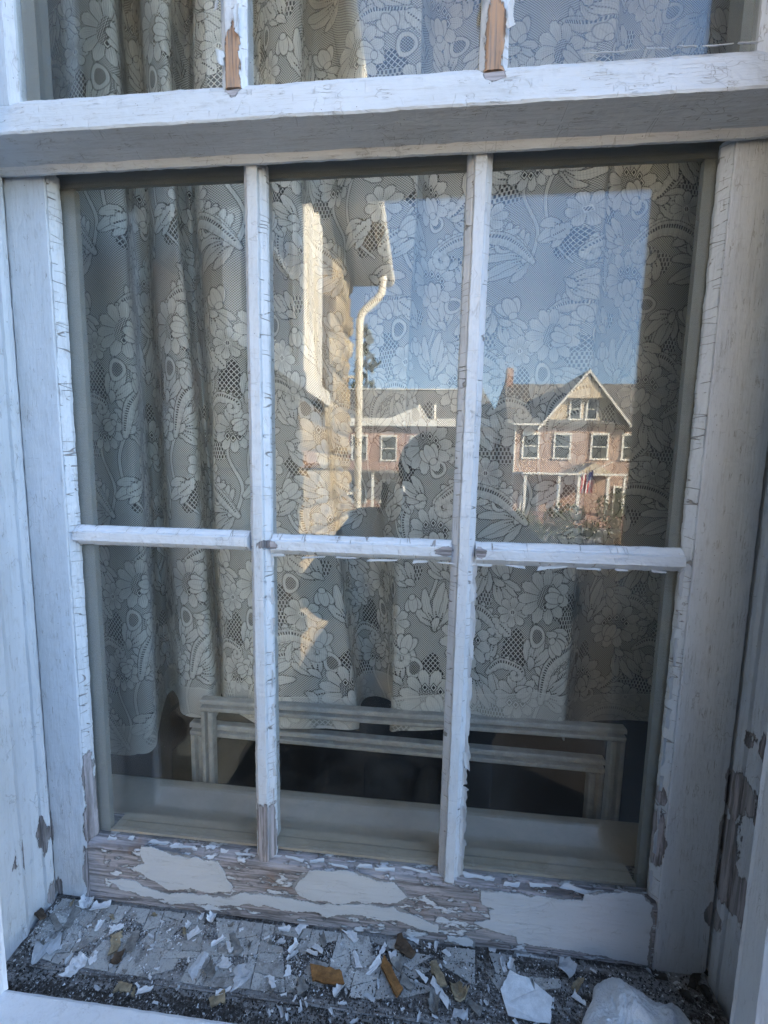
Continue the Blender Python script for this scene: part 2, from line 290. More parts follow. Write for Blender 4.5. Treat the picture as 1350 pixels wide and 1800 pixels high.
# ------------------------------------------------------------------ measured outlines and positions (metres)
CHIPS = [
(0.0384, -0.0784, 0.0225, 0.0199, 1.39, 'w', 'brightest white paint chip lying alone at the left end of the trough'),
(-0.0021, -0.0155, 0.0186, 0.0135, 2.0, 'w', 'upright white chip close to the foot of the left stile'),
(0.0209, -0.0191, 0.0236, 0.0092, 0.23, 'w', 'jagged white chip lying flat just right of the left stile foot'),
(0.0961, -0.005, 0.012, 0.0043, -0.86, 'w', 'tiny white chip standing against the bottom rail at left'),
(0.1599, -0.0347, 0.0143, 0.0095, 0.75, 'w', 'clean white chip in the middle of the bare grey sill left of centre'),
(0.1747, -0.0158, 0.0117, 0.01, 1.4, 'w', 'curled white chip above the clean chip left of centre'),
(0.1951, -0.0398, 0.0163, 0.0053, 0.79, 'w', 'long thin white splinter below the curled chip'),
(0.1825, -0.0621, 0.0243, 0.015, 1.23, 'p', 'long pale grey chip with a square end near the trough'),
(0.2137, -0.059, 0.0173, 0.009, -0.43, 'w', 'small square white chip right of the long pale chip'),
(0.2374, -0.0658, 0.0198, 0.0162, -1.02, 'p', 'broad pale chip standing on the trough edge'),
(0.2004, -0.0675, 0.0176, 0.0107, -0.6, 'g', 'dull grey chip below the small square chip'),
(0.1339, -0.09, 0.0158, 0.0055, 0.26, 'w', 'curved white sliver in the trough below the tan chips'),
(0.2234, -0.0822, 0.0164, 0.0049, 0.47, 'w', 'thin white sliver above the tan triangular chip'),
(0.069, -0.0534, 0.021, 0.0116, 2.04, 't', 'tan chip standing upright on the left part of the sill'),
(0.0871, -0.0505, 0.0229, 0.0138, 1.78, 'g', 'grey chip leaning next to the upright tan chip'),
(0.2177, -0.0393, 0.0288, 0.008, -0.75, 'g', 'narrow grey curl left of the left muntin'),
(0.2106, -0.0428, 0.0193, 0.0046, -0.9, 'w', 'thin white strip beside the narrow grey curl'),
(0.0831, -0.0672, 0.011, 0.0101, 1.84, 'b', 'small brown chip below the upright tan chip'),
(0.1087, -0.0897, 0.0174, 0.007, -0.02, 't', 'cream chip lying in the trough at left'),
(0.2205, -0.0885, 0.0161, 0.0102, 0.46, 't', 'tan triangular chip in the dark trough'),
(-0.0591, -0.0334, 0.0496, 0.0086, -0.5, 'b', 'brown rolled strip of old caulk in the left corner'),
(-0.0134, -0.0627, 0.028, 0.0288, 0.46, 'p', 'large pale blue grey plate of paint in the left corner'),
(-0.0083, -0.0303, 0.0301, 0.0139, 1.79, 'g', 'long grey chip leaning beside the left stile foot'),
(-0.0239, -0.0411, 0.0283, 0.006, -0.49, 'g', 'grey shard beside the brown roll in the left corner'),
(0.0357, -0.0394, 0.0124, 0.0062, 1.66, 'w', 'fine white splinter below the left stile foot'),
(0.0593, -0.0394, 0.0168, 0.0073, 0.41, 'w', 'white splinter in the crumbs left of the upright tan chip'),
(0.0539, -0.0712, 0.0082, 0.0073, 0.81, 'w', 'white crumb right of the brightest white chip'),
(0.161, -0.0166, 0.0082, 0.0049, 1.67, 'w', 'little white chip beside the curled white chip'),
(0.1484, -0.027, 0.0063, 0.0067, 1.17, 'w', 'white crumb above the clean chip left of centre'),
(0.2945, -0.0143, 0.0147, 0.0087, 0.81, 'w', 'white chip just under the bottom rail at the left muntin'),
(0.2728, -0.0194, 0.0149, 0.0047, 0.02, 'w', 'flat white chip left of the chip under the left muntin'),
(0.2909, -0.0359, 0.0133, 0.0064, 0.96, 'w', 'white chip standing over the broken paint plates'),
(0.318, -0.0321, 0.0256, 0.0054, -0.58, 'w', 'long white strip lying across another strip near the centre'),
(0.3131, -0.0381, 0.0209, 0.0038, -0.37, 'w', 'shorter white strip crossed under the long one'),
(0.2915, -0.057, 0.009, 0.0062, 1.71, 'w', 'rounded white chip left of the orange brown strip'),
(0.2755, -0.068, 0.0152, 0.0069, -0.96, 'w', 'white shard left of the orange brown strip'),
(0.3387, -0.0588, 0.0377, 0.0117, -0.0, 'o', 'orange brown strip of caulk lying level in the middle of the sill'),
(0.3535, -0.068, 0.0142, 0.0062, 0.96, 'w', 'white chip tucked against the level orange brown strip'),
(0.3248, -0.0247, 0.018, 0.0062, -1.08, 'g', 'upright grey chip above the level orange brown strip'),
(0.3613, -0.0177, 0.0169, 0.0098, -0.71, 'w', 'two-pointed white chip below the paint patch'),
(0.3705, -0.0388, 0.0186, 0.0054, -1.1, 'w', 'narrow white shard below the two-pointed chip'),
(0.3928, -0.0444, 0.0203, 0.0061, 0.75, 'w', 'white feather-shaped chip touching the slanting orange strip'),
(0.4125, -0.052, 0.035, 0.0102, -0.86, 'o', 'slanting orange brown strip of caulk right of centre'),
(0.4286, -0.0239, 0.0261, 0.0122, -0.53, 'b', 'grey brown slab of old paint under the bottom rail'),
(0.4143, -0.0302, 0.0103, 0.0066, 0.66, 'w', 'small white chip left of the grey brown slab'),
(0.4013, -0.0266, 0.0122, 0.0045, 0.88, 'w', 'white sliver right of the two-pointed chip'),
(0.439, -0.0123, 0.0136, 0.0068, -0.26, 'w', 'white chip right above the grey brown slab'),
(0.4685, -0.0431, 0.0279, 0.0101, -1.08, 't', 'long tan strip of caulk right of the slanting orange strip'),
(0.449, -0.0465, 0.0151, 0.0045, -0.71, 'w', 'white sliver left of the long tan strip'),
(0.4698, -0.0579, 0.0275, 0.007, -0.84, 'w', 'long smooth white sliver below the long tan strip'),
(0.4898, -0.0583, 0.0182, 0.0132, -1.21, 't', 'blunt tan chip right of the long white sliver'),
(0.4637, -0.0677, 0.0199, 0.0106, 1.3, 'g', 'striped grey wood splinter at the lower edge'),
(0.4916, -0.073, 0.016, 0.0083, -0.0, 'p', 'pale chip at the lower edge below the blunt tan chip'),
(0.5072, -0.0666, 0.0177, 0.0061, -0.59, 'g', 'grey splinter right of the blunt tan chip'),
(0.4224, -0.0379, 0.015, 0.0128, 0.99, 'g', 'grey chip between the two slanting strips'),
(0.4326, -0.0545, 0.0162, 0.0104, -0.47, 'g', 'grey chip below the slanting orange strip'),
(0.3107, -0.0679, 0.014, 0.0104, -1.16, 'g', 'grey chip left of the level orange brown strip'),
(0.4797, -0.0227, 0.0102, 0.0048, -0.72, 'w', 'small pale chip right of the grey brown slab'),
(0.3906, -0.0699, 0.0122, 0.005, -0.29, 'p', 'pale chip in the trough below the slanting orange strip'),
(0.6217, -0.0203, 0.0218, 0.0196, -0.88, 'p', 'pale sheet of paint folded down from the bottom rail at right'),
(0.63, -0.037, 0.0164, 0.0061, 0.74, 't', 'tan chip touching the wad of white padding'),
(0.5462, -0.0293, 0.0088, 0.005, -1.29, 'w', 'small white chip above the largest sheet of paint'),
(0.5565, -0.0247, 0.0105, 0.0052, 1.16, 'w', 'white chip just above the corner of the largest sheet'),
(0.6268, -0.049, 0.0137, 0.0061, -0.6, 'w', 'white splinter lying against the wad of white padding'),
(0.5363, -0.0127, 0.009, 0.0058, -0.2, 'w', 'small white chip under the bottom rail at the right muntin'),
(0.7712, -0.0157, 0.0297, 0.0066, 0.78, 'd', 'dark splinter in the right corner of the sill'),
(0.7706, -0.0302, 0.0137, 0.0095, -1.46, 'd', 'dark brown chip at the foot of the right jamb'),
(0.7492, -0.0342, 0.0116, 0.0078, -1.06, 'd', 'dark chip between the padding and the right corner'),
(0.7928, -0.005, 0.0249, 0.0074, 0.86, 'd', 'dark splinter leaning on the right jamb'),
(0.7295, -0.0198, 0.015, 0.0069, -0.12, 'd', 'dark flat chip behind the wad of padding')]
RAIL_PATCHES = [
  [(0.0787,0.0074),(0.0931,0.0082),(0.1104,0.0044),(0.1323,0.0003),(0.1534,-0.0005),(0.1821,-0.0004),(0.1895,-0.0126),(0.1938,-0.0261),(0.2029,-0.0341),(0.1981,-0.0430),(0.1731,-0.0462),(0.1441,-0.0448),(0.1161,-0.0500),(0.0966,-0.0406),(0.0769,-0.0321),(0.0643,-0.0244),(0.0793,-0.0142),(0.0767,-0.0011)],
  [(0.2843,-0.0272),(0.2896,-0.0151),(0.3052,-0.0019),(0.3237,0.0027),(0.3456,0.0038),(0.3710,0.0029),(0.3905,-0.0019),(0.4106,-0.0034),(0.4214,-0.0115),(0.4302,-0.0208),(0.4183,-0.0295),(0.3968,-0.0314),(0.3751,-0.0351),(0.3459,-0.0397),(0.3275,-0.0404),(0.3090,-0.0404),(0.2940,-0.0357)],
  [(0.0288,-0.0490),(0.0479,-0.0441),(0.0681,-0.0459),(0.0880,-0.0535),(0.1160,-0.0551),(0.1477,-0.0544),(0.1948,-0.0509),(0.2181,-0.0421),(0.2715,-0.0403),(0.3052,-0.0458),(0.3275,-0.0445),(0.3533,-0.0428),(0.3824,-0.0373),(0.4113,-0.0384),(0.4401,-0.0474),(0.4715,-0.0552),(0.4676,-0.0646),(0.4420,-0.0633),(0.4189,-0.0567),(0.3900,-0.0558),(0.3608,-0.0548),(0.3276,-0.0609),(0.3164,-0.0558),(0.2864,-0.0597),(0.2562,-0.0571),(0.2178,-0.0588),(0.1867,-0.0645),(0.1473,-0.0663),(0.1155,-0.0679),(0.0754,-0.0636),(0.0472,-0.0570)],
  [(0.5174,-0.0010),(0.5427,-0.0009),(0.5764,-0.0012),(0.6130,0.0004),(0.6373,0.0005),(0.6420,0.0087),(0.6625,0.0136),(0.6867,0.0174),(0.7045,0.0181),(0.7159,0.0031),(0.7190,-0.0177),(0.7183,-0.0407),(0.7187,-0.0762),(0.6937,-0.0721),(0.6673,-0.0697),(0.6407,-0.0688),(0.6126,-0.0681),(0.5869,-0.0671),(0.5664,-0.0660),(0.5647,-0.0591),(0.5488,-0.0566),(0.5245,-0.0520),(0.5125,-0.0465),(0.5321,-0.0367),(0.5288,-0.0261),(0.5369,-0.0219),(0.5202,-0.0170)],
  [(0.4819,-0.0699),(0.5044,-0.0691),(0.5129,-0.0728),(0.5132,-0.0792),(0.4907,-0.0775),(0.4821,-0.0755)],
  [(0.5637,-0.0799),(0.5912,-0.0823),(0.6284,-0.0848),(0.6685,-0.0868),(0.6676,-0.0917),(0.6290,-0.0927),(0.5950,-0.0898),(0.5662,-0.0876)],
]
FOLD_TOP = [(-0.2937, 0.2175, 0.8686), (-0.1981, 0.18599999999999997, 0.8501), (-0.1168, 0.152, 0.8308), (-0.0503, 0.14, 0.8229), (-0.0279, 0.153, 0.8289), (-0.0603, 0.207, 0.857), (-0.0805, 0.24899999999999997, 0.8787), (-0.063, 0.2532, 0.8803), (-0.0272, 0.2133, 0.8592), (0.011, 0.16, 0.8314), (0.0465, 0.145, 0.8228), (0.0603, 0.155, 0.8275), (0.0321, 0.2133, 0.8576), (0.0277, 0.24899999999999997, 0.8757), (0.0567, 0.2175, 0.8591), (0.093, 0.16, 0.8291), (0.1303, 0.147, 0.8216), (0.1563, 0.158, 0.8264), (0.1599, 0.19649999999999998, 0.8457), (0.1866, 0.1713, 0.8323), (0.2239, 0.154, 0.8226), (0.2617, 0.158, 0.8235), (0.2548, 0.207, 0.8484), (0.2586, 0.24899999999999997, 0.8695), (0.2924, 0.24689999999999995, 0.8675), (0.3305, 0.2133, 0.8495), (0.3684, 0.2007, 0.8422), (0.4063, 0.18809999999999996, 0.8348), (0.4112, 0.2007, 0.841), (0.4398, 0.23010000000000003, 0.855), (0.4899, 0.23010000000000003, 0.8537), (0.562, 0.20909999999999998, 0.8411), (0.6109, 0.2007, 0.8356), (0.6567, 0.2133, 0.8407), (0.6928, 0.20909999999999998, 0.8376), (0.707, 0.23010000000000003, 0.8478), (0.7449, 0.24270000000000003, 0.8531), (0.8109, 0.23850000000000002, 0.8492), (0.8856, 0.2511, 0.8535), (0.9506, 0.24899999999999997, 0.8507), (1.0244, 0.25949999999999995, 0.854)]
FOLD_LOW = [(-0.3566, 0.2175, 0.1359), (-0.2047, 0.18599999999999997, 0.1605), (-0.1072, 0.152, 0.1828), (-0.0369, 0.136, 0.1949), (-0.018, 0.15, 0.1894), (-0.051, 0.207, 0.1602), (-0.0819, 0.27, 0.1282), (-0.0605, 0.2637, 0.1325), (-0.0178, 0.2175, 0.1572), (0.0234, 0.16, 0.1872), (0.0673, 0.145, 0.1971), (0.0845, 0.155, 0.1935), (0.0626, 0.2133, 0.1643), (0.0477, 0.24899999999999997, 0.1464), (0.0702, 0.2175, 0.1628), (0.1039, 0.16, 0.1923), (0.1285, 0.151, 0.1981), (0.1486, 0.15, 0.1999), (0.1783, 0.149, 0.2022), (0.2077, 0.148, 0.2046), (0.2745, 0.147, 0.2093), (0.3207, 0.15, 0.2107), (0.322, 0.18599999999999997, 0.1937), (0.3168, 0.25529999999999997, 0.1604), (0.3435, 0.26789999999999997, 0.156), (0.3778, 0.24899999999999997, 0.1672), (0.3896, 0.19649999999999998, 0.193), (0.3939, 0.158, 0.2116), (0.4125, 0.153, 0.2151), (0.4579, 0.157, 0.2161), (0.5116, 0.156, 0.2199), (0.5634, 0.151, 0.2256), (0.6162, 0.155, 0.227), (0.6536, 0.152, 0.2308), (0.6711, 0.158, 0.229), (0.6947, 0.207, 0.2072), (0.7354, 0.25529999999999997, 0.1868), (0.8118, 0.2721, 0.1836), (0.8842, 0.2637, 0.1921), (0.9717, 0.28049999999999997, 0.1897), (1.0565, 0.28049999999999997, 0.195)]
HEM = [-0.0585, -0.034, -0.0022, 0.0193, 0.0204, 0.0118, 0.0263, 0.0549, 0.0695, 0.0789, 0.0845, 0.0769, 0.0646, 0.0628, 0.0754, 0.0918, 0.096, 0.0883, 0.0807, 0.0795, 0.0833, 0.0819, 0.0718, 0.068, 0.0711, 0.068, 0.0703, 0.084, 0.0937, 0.0981, 0.1044, 0.1108, 0.115, 0.1121, 0.0933, 0.0674, 0.0502, 0.0504, 0.0638, 0.0727, 0.0747]
def make_lace(W=1024,H=1280,TW=0.27,TH=0.3375,seed=4):
    """density of threads (0 hole .. 1 solid motif) over one repeat of TW x TH metres"""
    rng=np.random.RandomState(seed); S=W/TW/1000.0          # pixels per millimetre
    TWm,THm=TW*1000,TH*1000
    yy,xx=np.mgrid[0:H,0:W].astype(np.float32); X=xx/S; Y=yy/S
    K9=TWm/300.0
    def wrap(cx,cy,rot=0.0):
        dx=(X-cx*K9+TWm/2)%TWm-TWm/2; dy=(Y-cy*K9+THm/2)%THm-THm/2
        c,s=math.cos(rot),math.sin(rot)
        return c*dx+s*dy,-s*dx+c*dy
    # grounds -------------------------------------------------------------
    k=2*np.pi
    nx,ny=TWm/round(TWm/2.9),THm/round(THm/2.9)
    fine=np.cos(k*X/nx)*np.cos(k*Y/ny)*1.2
    g=0.63+0.30*np.tanh(fine*2.5)
    cx_,cy_=TWm/round(TWm/6.0),THm/round(THm/7.0)
    a=np.abs(np.sin(np.pi*(X/cx_+Y/cy_)));b=np.abs(np.sin(np.pi*(X/cx_-Y/cy_)))
    coarse=np.where(np.minimum(a,b)<0.36,0.85,0.02)
    row=np.floor(Y/(THm/round(THm/5.2)));bx=TWm/round(TWm/4.4)
    fx=((X/bx+0.5*(row%2))%1.0);fy=(Y/(THm/round(THm/5.2)))%1.0
    brick=np.where((np.abs(fx-.5)<.25)&(np.abs(fy-.5)<.40),0.02,0.80)
    D=g.copy()
    def smooth(v,w=.35): return np.clip(.5-v/(2*w),0,1)
    def region(sd,tex):
        nonlocal D
        m=smooth(sd); D=D*(1-m)+tex*m
    def motif(sd,tex,u=None,gap=1.3,step=2.6):
        """solid shape with a dotted line of holes round it"""
        nonlocal D
        ring=np.exp(-((sd-gap*.55)/(gap*.5))**2)
        if u is not None: ring=ring*(0.35+0.65*(np.sin(k*u/step)>-.2))
        D=D*(1-.62*ring)
        m=smooth(sd); D=D*(1-m)+tex*m
    def weave(base=.93): return base-.09*(np.sin(k*(X*.9+3*np.sin(Y/23))/2.1)>.2)-.05*(np.sin(k*X/1.1)*np.sin(k*Y/1.1)>.3)
    Wv=weave()
    def diamond(cx,cy,r=3.6):
        nonlocal D
        x,y=wrap(cx,cy); d=np.abs(x)*1.15+np.abs(y)*.9-r
        m=smooth(np.abs(d)-.95);D=np.where(d<0,.03,D);D=np.where((d>.9)&(d<2.2),.1,D);D=D*(1-m)+.97*m
    def mesh_blob(cx,cy,rx,ry,tex,rot=0):
        x,y=wrap(cx,cy,rot);th=np.arctan2(y/ry,x/rx)
        r=np.hypot(x/rx,y/ry)-(1+.13*np.sin(3*th+cx)+.07*np.sin(5*th+cy))
        region(r*min(rx,ry),tex)
    def flower(cx,cy,R,n=8,rot=0,core='diamond'):
        x,y=wrap(cx,cy,rot); r=np.hypot(x,y);th=np.arctan2(y,x)
        p=np.abs(np.cos(n*th/2+.0)); pet=.60+.40*p**.55
        ser=.035*np.abs(np.sin(n*th*2.5))*(r>R*.5)
        sd=(r-R*(pet-ser))*.8
        vein=.11*(np.abs(((th*n/(2*np.pi)+.5)%1)-.5)<.012*R/np.maximum(r,3))*(r<R*.78)
        v2=.10*(np.sin(th*n*4)>.86)*(r>R*.30)*(r<R*.72)
        seam=.80*(p<.16)*(r>R*.30)*(np.sin(k*r/2.2)>-.3)
        tone=.20*np.clip(1-r/(R*.75),0,1)+.06*np.sin(th*n*6)*(r<R*.8)
        motif(sd,np.clip(Wv-vein-v2-seam-tone,.02,1),th*R)
        if core=='diamond':
            d=np.abs(x)+np.abs(y)-R*.21
            tex=np.where((np.abs(np.sin(np.pi*x/2.3))>.72)&(np.abs(y)<R*.11),.02,.85)
            nonlocal_region(d,tex,.97)
    def nonlocal_region(d,tex,edge):
        nonlocal D
        m=smooth(d);D=D*(1-m)+tex*m
        m=smooth(np.abs(d)-.7);D=D*(1-m)+edge*m
    def sunflower(cx,cy,R,rot=0):
        """half-open bloom: petals round a zig-zag net with small diamonds"""
        flower(cx,cy,R,11,rot,None)
        x,y=wrap(cx,cy,rot+.5)
        zz=(y+1.8*np.abs(((x/3.6)%1)*2-1))%2.6
        region(np.hypot(x/1.25,y/.8)-R*.36,np.where(zz<1.15,.03,.85))
        for i in range(5):
            a=rot+.5+math.pi*(1.1+.2*i); diamond(cx+math.cos(a)*R*.52,cy+math.sin(a)*R*.40)
        bud(cx+R*.35*math.sin(rot),cy+R*.34*math.cos(rot),R*.40,-rot)
    def bud(cx,cy,R,rot=0):
        x,y=wrap(cx,cy,rot)
        for s,o in ((-1,.42),(1,.42),(0,0)):
            xx_=x-s*R*.42;yy_=y-abs(s)*R*.05
            c,sn=math.cos(s*.5),math.sin(s*.5);u=c*xx_+sn*yy_;v=-sn*xx_+c*yy_
            sd=np.hypot(u/.55,v)-R*(.85-.1*abs(s))
            motif(sd*.6,Wv-.13*(np.abs(u)<.5)*(np.abs(v)<R*.5),v*2)
        sd=np.hypot(x,(y-R*.75)/.8)-R*.33
        motif(sd,Wv,x*2)
    def curve(pts,n=70):
        P=np.array(pts,float);t=np.linspace(0,len(P)-1,n);out=[]
        for q in t:
            i=min(int(q),len(P)-2);f=q-i
            p0=P[max(i-1,0)];p1=P[i];p2=P[i+1];p3=P[min(i+2,len(P)-1)]
            out.append(.5*((2*p1)+(-p0+p2)*f+(2*p0-5*p1+4*p2-p3)*f*f+(-p0+3*p1-3*p2+p3)*f**3))
        return np.array(out)
    def dist_curve(P,pad):
        c=P.mean(0);x,y=wrap(c[0]/K9,c[1]/K9);Q=P-c
        best=np.full(X.shape,1e3,np.float32);arc=np.zeros_like(best);side=np.zeros_like(best)
        sel=np.where((x>Q[:,0].min()-pad)&(x<Q[:,0].max()+pad)&(y>Q[:,1].min()-pad)&(y<Q[:,1].max()+pad))
        xs,ys=x[sel],y[sel];bb=np.full(xs.shape,1e3);aa=np.zeros_like(bb);ss=np.zeros_like(bb);s0=0
        for i in range(len(Q)-1):
            d=Q[i+1]-Q[i];L=math.hypot(*d)
            if L<1e-6: continue
            t=np.clip(((xs-Q[i,0])*d[0]+(ys-Q[i,1])*d[1])/L/L,0,1)
            ex=xs-Q[i,0]-t*d[0];ey=ys-Q[i,1]-t*d[1];r=np.hypot(ex,ey)
            m=r<bb;bb=np.where(m,r,bb);aa=np.where(m,s0+t*L,aa);ss=np.where(m,np.sign(d[0]*ey-d[1]*ex),ss);s0+=L
        best[sel]=bb;arc[sel]=aa;side[sel]=ss
        return best,arc,side,s0
    def lobe(cx,cy,L,wd,rot,sgn):
        x,y=wrap(cx,cy,rot);t=np.clip(x/L,0,1);y2=y+sgn*.22*L*t*t
        env=wd*np.clip(np.sin(np.pi*(t*.93+.05)),0,1)**.6*(.55+.6*t)
        env=env*(1-.16*np.abs(np.sin(t*11+cx))**.6)
        sd=np.maximum((np.abs(y2)-env)*.85,np.maximum(-x,x-L))
        motif(sd,Wv-.16*(np.abs(y2)<.45)*(t<.75)-.11*((np.abs(y2)>env*.5)&(np.abs(y2)<env*.5+.6))-.22*np.clip(.55-t,0,1),x)
    def scroll(pts,w0,w1,ladder=True,curl=9,sgn=1,lobes=True):
        """tapering band that ends in a round curl, ladder of slots along it"""
        P=[(a*K9,b*K9) for a,b in pts];e=np.array(P[-1]);d=e-np.array(P[-2]);a0=math.atan2(d[1],d[0]);r=curl
        c=e+r*np.array([math.cos(a0+sgn*math.pi/2),math.sin(a0+sgn*math.pi/2)])
        C=list(curve(P,60))
        for i in range(1,26):
            q=i/26;ang=a0-sgn*math.pi/2+sgn*q*5.2;rr=r*(1-.62*q);C.append(c+rr*np.array([math.cos(ang),math.sin(ang)]))
        C=np.array(C)
        if lobes:
            acc=0;B=C[:52]
            for i in range(4,52):
                acc+=math.hypot(*(B[i]-B[i-1]))
                if acc>8.5:
                    acc=0;tg=B[i]-B[i-1];an=math.atan2(tg[1],tg[0])-sgn*.75
                    lobe(B[i][0]/K9,B[i][1]/K9,w0*2.9*(1-.35*i/52),w0*.72,an,sgn)
        dst,arc,side,L=dist_curve(C,w0+8)
        q_=np.clip(arc/L,0,1);w=(w0*1.12)*(.22+.78*np.clip(np.sin(np.pi*np.clip(q_*1.15+.08,0,1)),0,1)**.8)+(w1-1)*q_;sd=dst-w*(1+.05*np.sin(arc*.6)*(side*sgn>0))
        tex=Wv-.16*(dst/np.maximum(w,.5))*(np.sin(arc*.9)>.2)
        motif(sd,tex,arc)
        if ladder:
            lad=(np.abs(dst-w*.35)<w*.26)&(side*sgn<0)&((arc%3.1)<1.5)&(arc<L*.74)&(arc>5)
            nonlocal D;D=np.where(lad,.03,D)
            rib=(np.abs(dst-w*.72)<.35)&(arc<L*.74);D=np.where(rib,.75,D)
    def leaf(cx,cy,L,wd,rot,lob=5):
        x,y=wrap(cx,cy,rot)          # grows along +x from the stalk
        t=np.clip(x/L,0,1);bend=.14*L*np.sin(t*2.2);y2=y-bend
        env=wd*np.clip(np.sin(np.pi*t**.8),0,1)**.7
        ph=(t*lob-.25*np.abs(y2)/wd)%1
        env2=env*(.60+.40*np.abs(np.sin(np.pi*ph))**.5)
        sd=np.maximum((np.abs(y2)-env2)*.8,np.maximum(-x,x-L))
        vein=.14*(ph<.07)*(np.abs(y2)>.5)
        slot=(np.abs(y2)<.9)&((x%3.0)<1.6)&(x>L*.06)&(x<L*.66)
        s2=(np.abs(((ph*2)%1)-.5)<.06)*.07
        motif(sd,np.where(slot,.03,Wv-vein-s2),x)
    def drop(cx,cy,rx,ry,rot=0):
        x,y=wrap(cx,cy,rot);r=(np.hypot(x/rx,y/ry*(1+.25*x/rx))-1)*min(rx,ry)
        motif(r,Wv,x*3)
        region(r+min(rx,ry)*.34,np.where(np.minimum(np.abs(np.sin(np.pi*(X/3.0+Y/3.4))),np.abs(np.sin(np.pi*(X/3.0-Y/3.4))))<.4,.82,.03))
    def slots(pts,w=1.3,step=3.1,on=1.7):
        nonlocal D
        C=curve([(a*K9,b*K9) for a,b in pts],40);dst,arc,side,L=dist_curve(C,8)
        ww=w*(1-.5*arc/max(L,1));D=np.where((dst<ww)&((arc%step)<on),.03,D);D=np.where((np.abs(dst-w-.9)<.4),np.maximum(D,.82),D)
    def stem(pts,w=2.2):
        C=curve([(a*K9,b*K9) for a,b in pts],50);dst,arc,side,L=dist_curve(C,8)
        motif(dst-w*(1-.4*arc/L),Wv-.1*(dst<.4),arc)
    def acanthus(cx,cy,rot,sgn=1,L=44,n=5):
        for k in range(n):
            a=rot+sgn*(k-(n-1)/2)*.46; l=1.18*L*(.62+.38*math.cos((k-(n-1)/2)*.8))
            ox,oy=math.cos(a)*3,math.sin(a)*3
            lobe(cx+ox,cy+oy,l,6.6+1.2*(k%2),a,sgn if k>=n//2 else -sgn)
        for k in range(n-1):
            a=rot+sgn*(k+.5-(n-1)/2)*.46; l=L*.52
            slots([(cx+math.cos(a)*5,cy+math.sin(a)*5),(cx+math.cos(a+.05)*l*.5,cy+math.sin(a+.05)*l*.5),(cx+math.cos(a+.16*sgn)*l,cy+math.sin(a+.16*sgn)*l)])
        flowerlet=lobe(cx-math.cos(rot)*4,cy-math.sin(rot)*4,16,6,rot,sgn)
    # coarse nets
    for a in [(62,84,24,17,coarse),(70,108,24,20,brick),(225,60,22,20,brick),(150,190,20,26,coarse),(250,230,24,18,brick),
              (40,300,24,22,coarse),(196,330,24,18,brick),(110,262,18,16,coarse),(282,140,16,24,coarse),(122,36,18,15,brick)]:
        mesh_blob(*a)
    # fronds and scrolls
    scroll([(20,210),(38,160),(80,140),(118,150)],8,5,curl=12,sgn=1)
    scroll([(30,215),(60,178),(92,172)],6,3.5,curl=8,sgn=1)
    scroll([(290,330),(250,292),(205,284),(172,300)],8,5,curl=12,sgn=-1)
    scroll([(160,120),(190,92),(230,92),(256,112)],7,4,curl=10,sgn=1)
    scroll([(120,372),(112,330),(130,300)],6,4,curl=9,sgn=1)
    scroll([(215,175),(222,210),(200,240)],6,4,curl=9,sgn=1)
    scroll([(20,30),(50,16),(84,20)],7,4,curl=9,sgn=1)
    for p in ([(20,212),(8,250),(20,300),(50,330)],[(160,122),(150,90),(166,40),(150,0)],[(290,330),(298,290),(276,240),(290,200)],[(214,176),(240,196),(262,200)],[(122,370),(96,346),(84,300),(96,270)],[(18,30),(4,60),(10,110)],[(236,20),(214,50),(206,90)]): stem(p)
    for a in [(24,208,-.25,1,46,5),(160,118,-1.55,-1,48,5),(288,326,2.9,1,50,5),(124,366,-.5,-1,44,5),(214,180,1.0,1,42,4),(18,34,.7,1,40,4),(96,228,.5,-1,38,4),(238,24,2.2,1,42,5),
              (66,334,-1.0,1,38,4),(262,222,-1.9,-1,36,4),(148,298,-2.7,1,36,4),(88,146,1.5,-1,34,4),(252,42,.8,1,34,4),(4,164,-1.2,1,36,4),(188,72,.7,-1,34,4),(196,250,.2,1,34,4),(40,282,2.6,1,34,4),(226,306,-.6,-1,36,5),(182,46,-2.0,1,36,5),(44,356,.4,-1,38,5),(110,200,-2.2,1,32,4),(256,128,2.6,-1,32,4),(30,116,.5,1,30,4),(200,318,1.9,-1,32,4),(128,50,-2.4,1,32,4)]: acanthus(*a)
    for a in [(18,300,34,9,-.8,4),(84,20,34,9,.5,4),(180,196,32,9,2.2,4),(276,120,32,9,-2.6,4)]: leaf(*a)
    for a in [(130,178,11,14),(258,306,12,10),(86,60,10,13),(196,12,12,11),(14,120,10,14),(170,255,11,12),(286,200,11,13)]:
        drop(*a)
    # blooms
    for a in [(98,106,23,8,.2),(62,258,23,8,.5),(236,262,21,8,0),(278,86,20,8,.1)]:
        flower(*a)
    sunflower(150,222,38,.5);sunflower(24,64,36,1.4);sunflower(206,136,36,-.4);sunflower(160,350,37,.2);sunflower(286,206,30,2.1)
    scroll([(20,214),(34,164),(76,140),(112,152)],6.5,4,curl=12,sgn=1,lobes=False)
    scroll([(292,334),(252,296),(206,286),(174,302)],6.5,4,curl=12,sgn=-1,lobes=False)
    scroll([(120,318),(92,300),(64,312)],5,3.5,curl=8,sgn=-1)
    scroll([(240,176),(262,160),(286,166)],5,3,curl=8,sgn=1)
    for a in [(118,140,15,.3),(262,24,15,-.4),(96,296,15,.9),(44,136,14,2.5),(128,80,13,3.0),(66,30,13,-.5)]:
        bud(*a)
    return np.clip(np.nan_to_num(D,nan=.6),0,1).astype(np.float32)
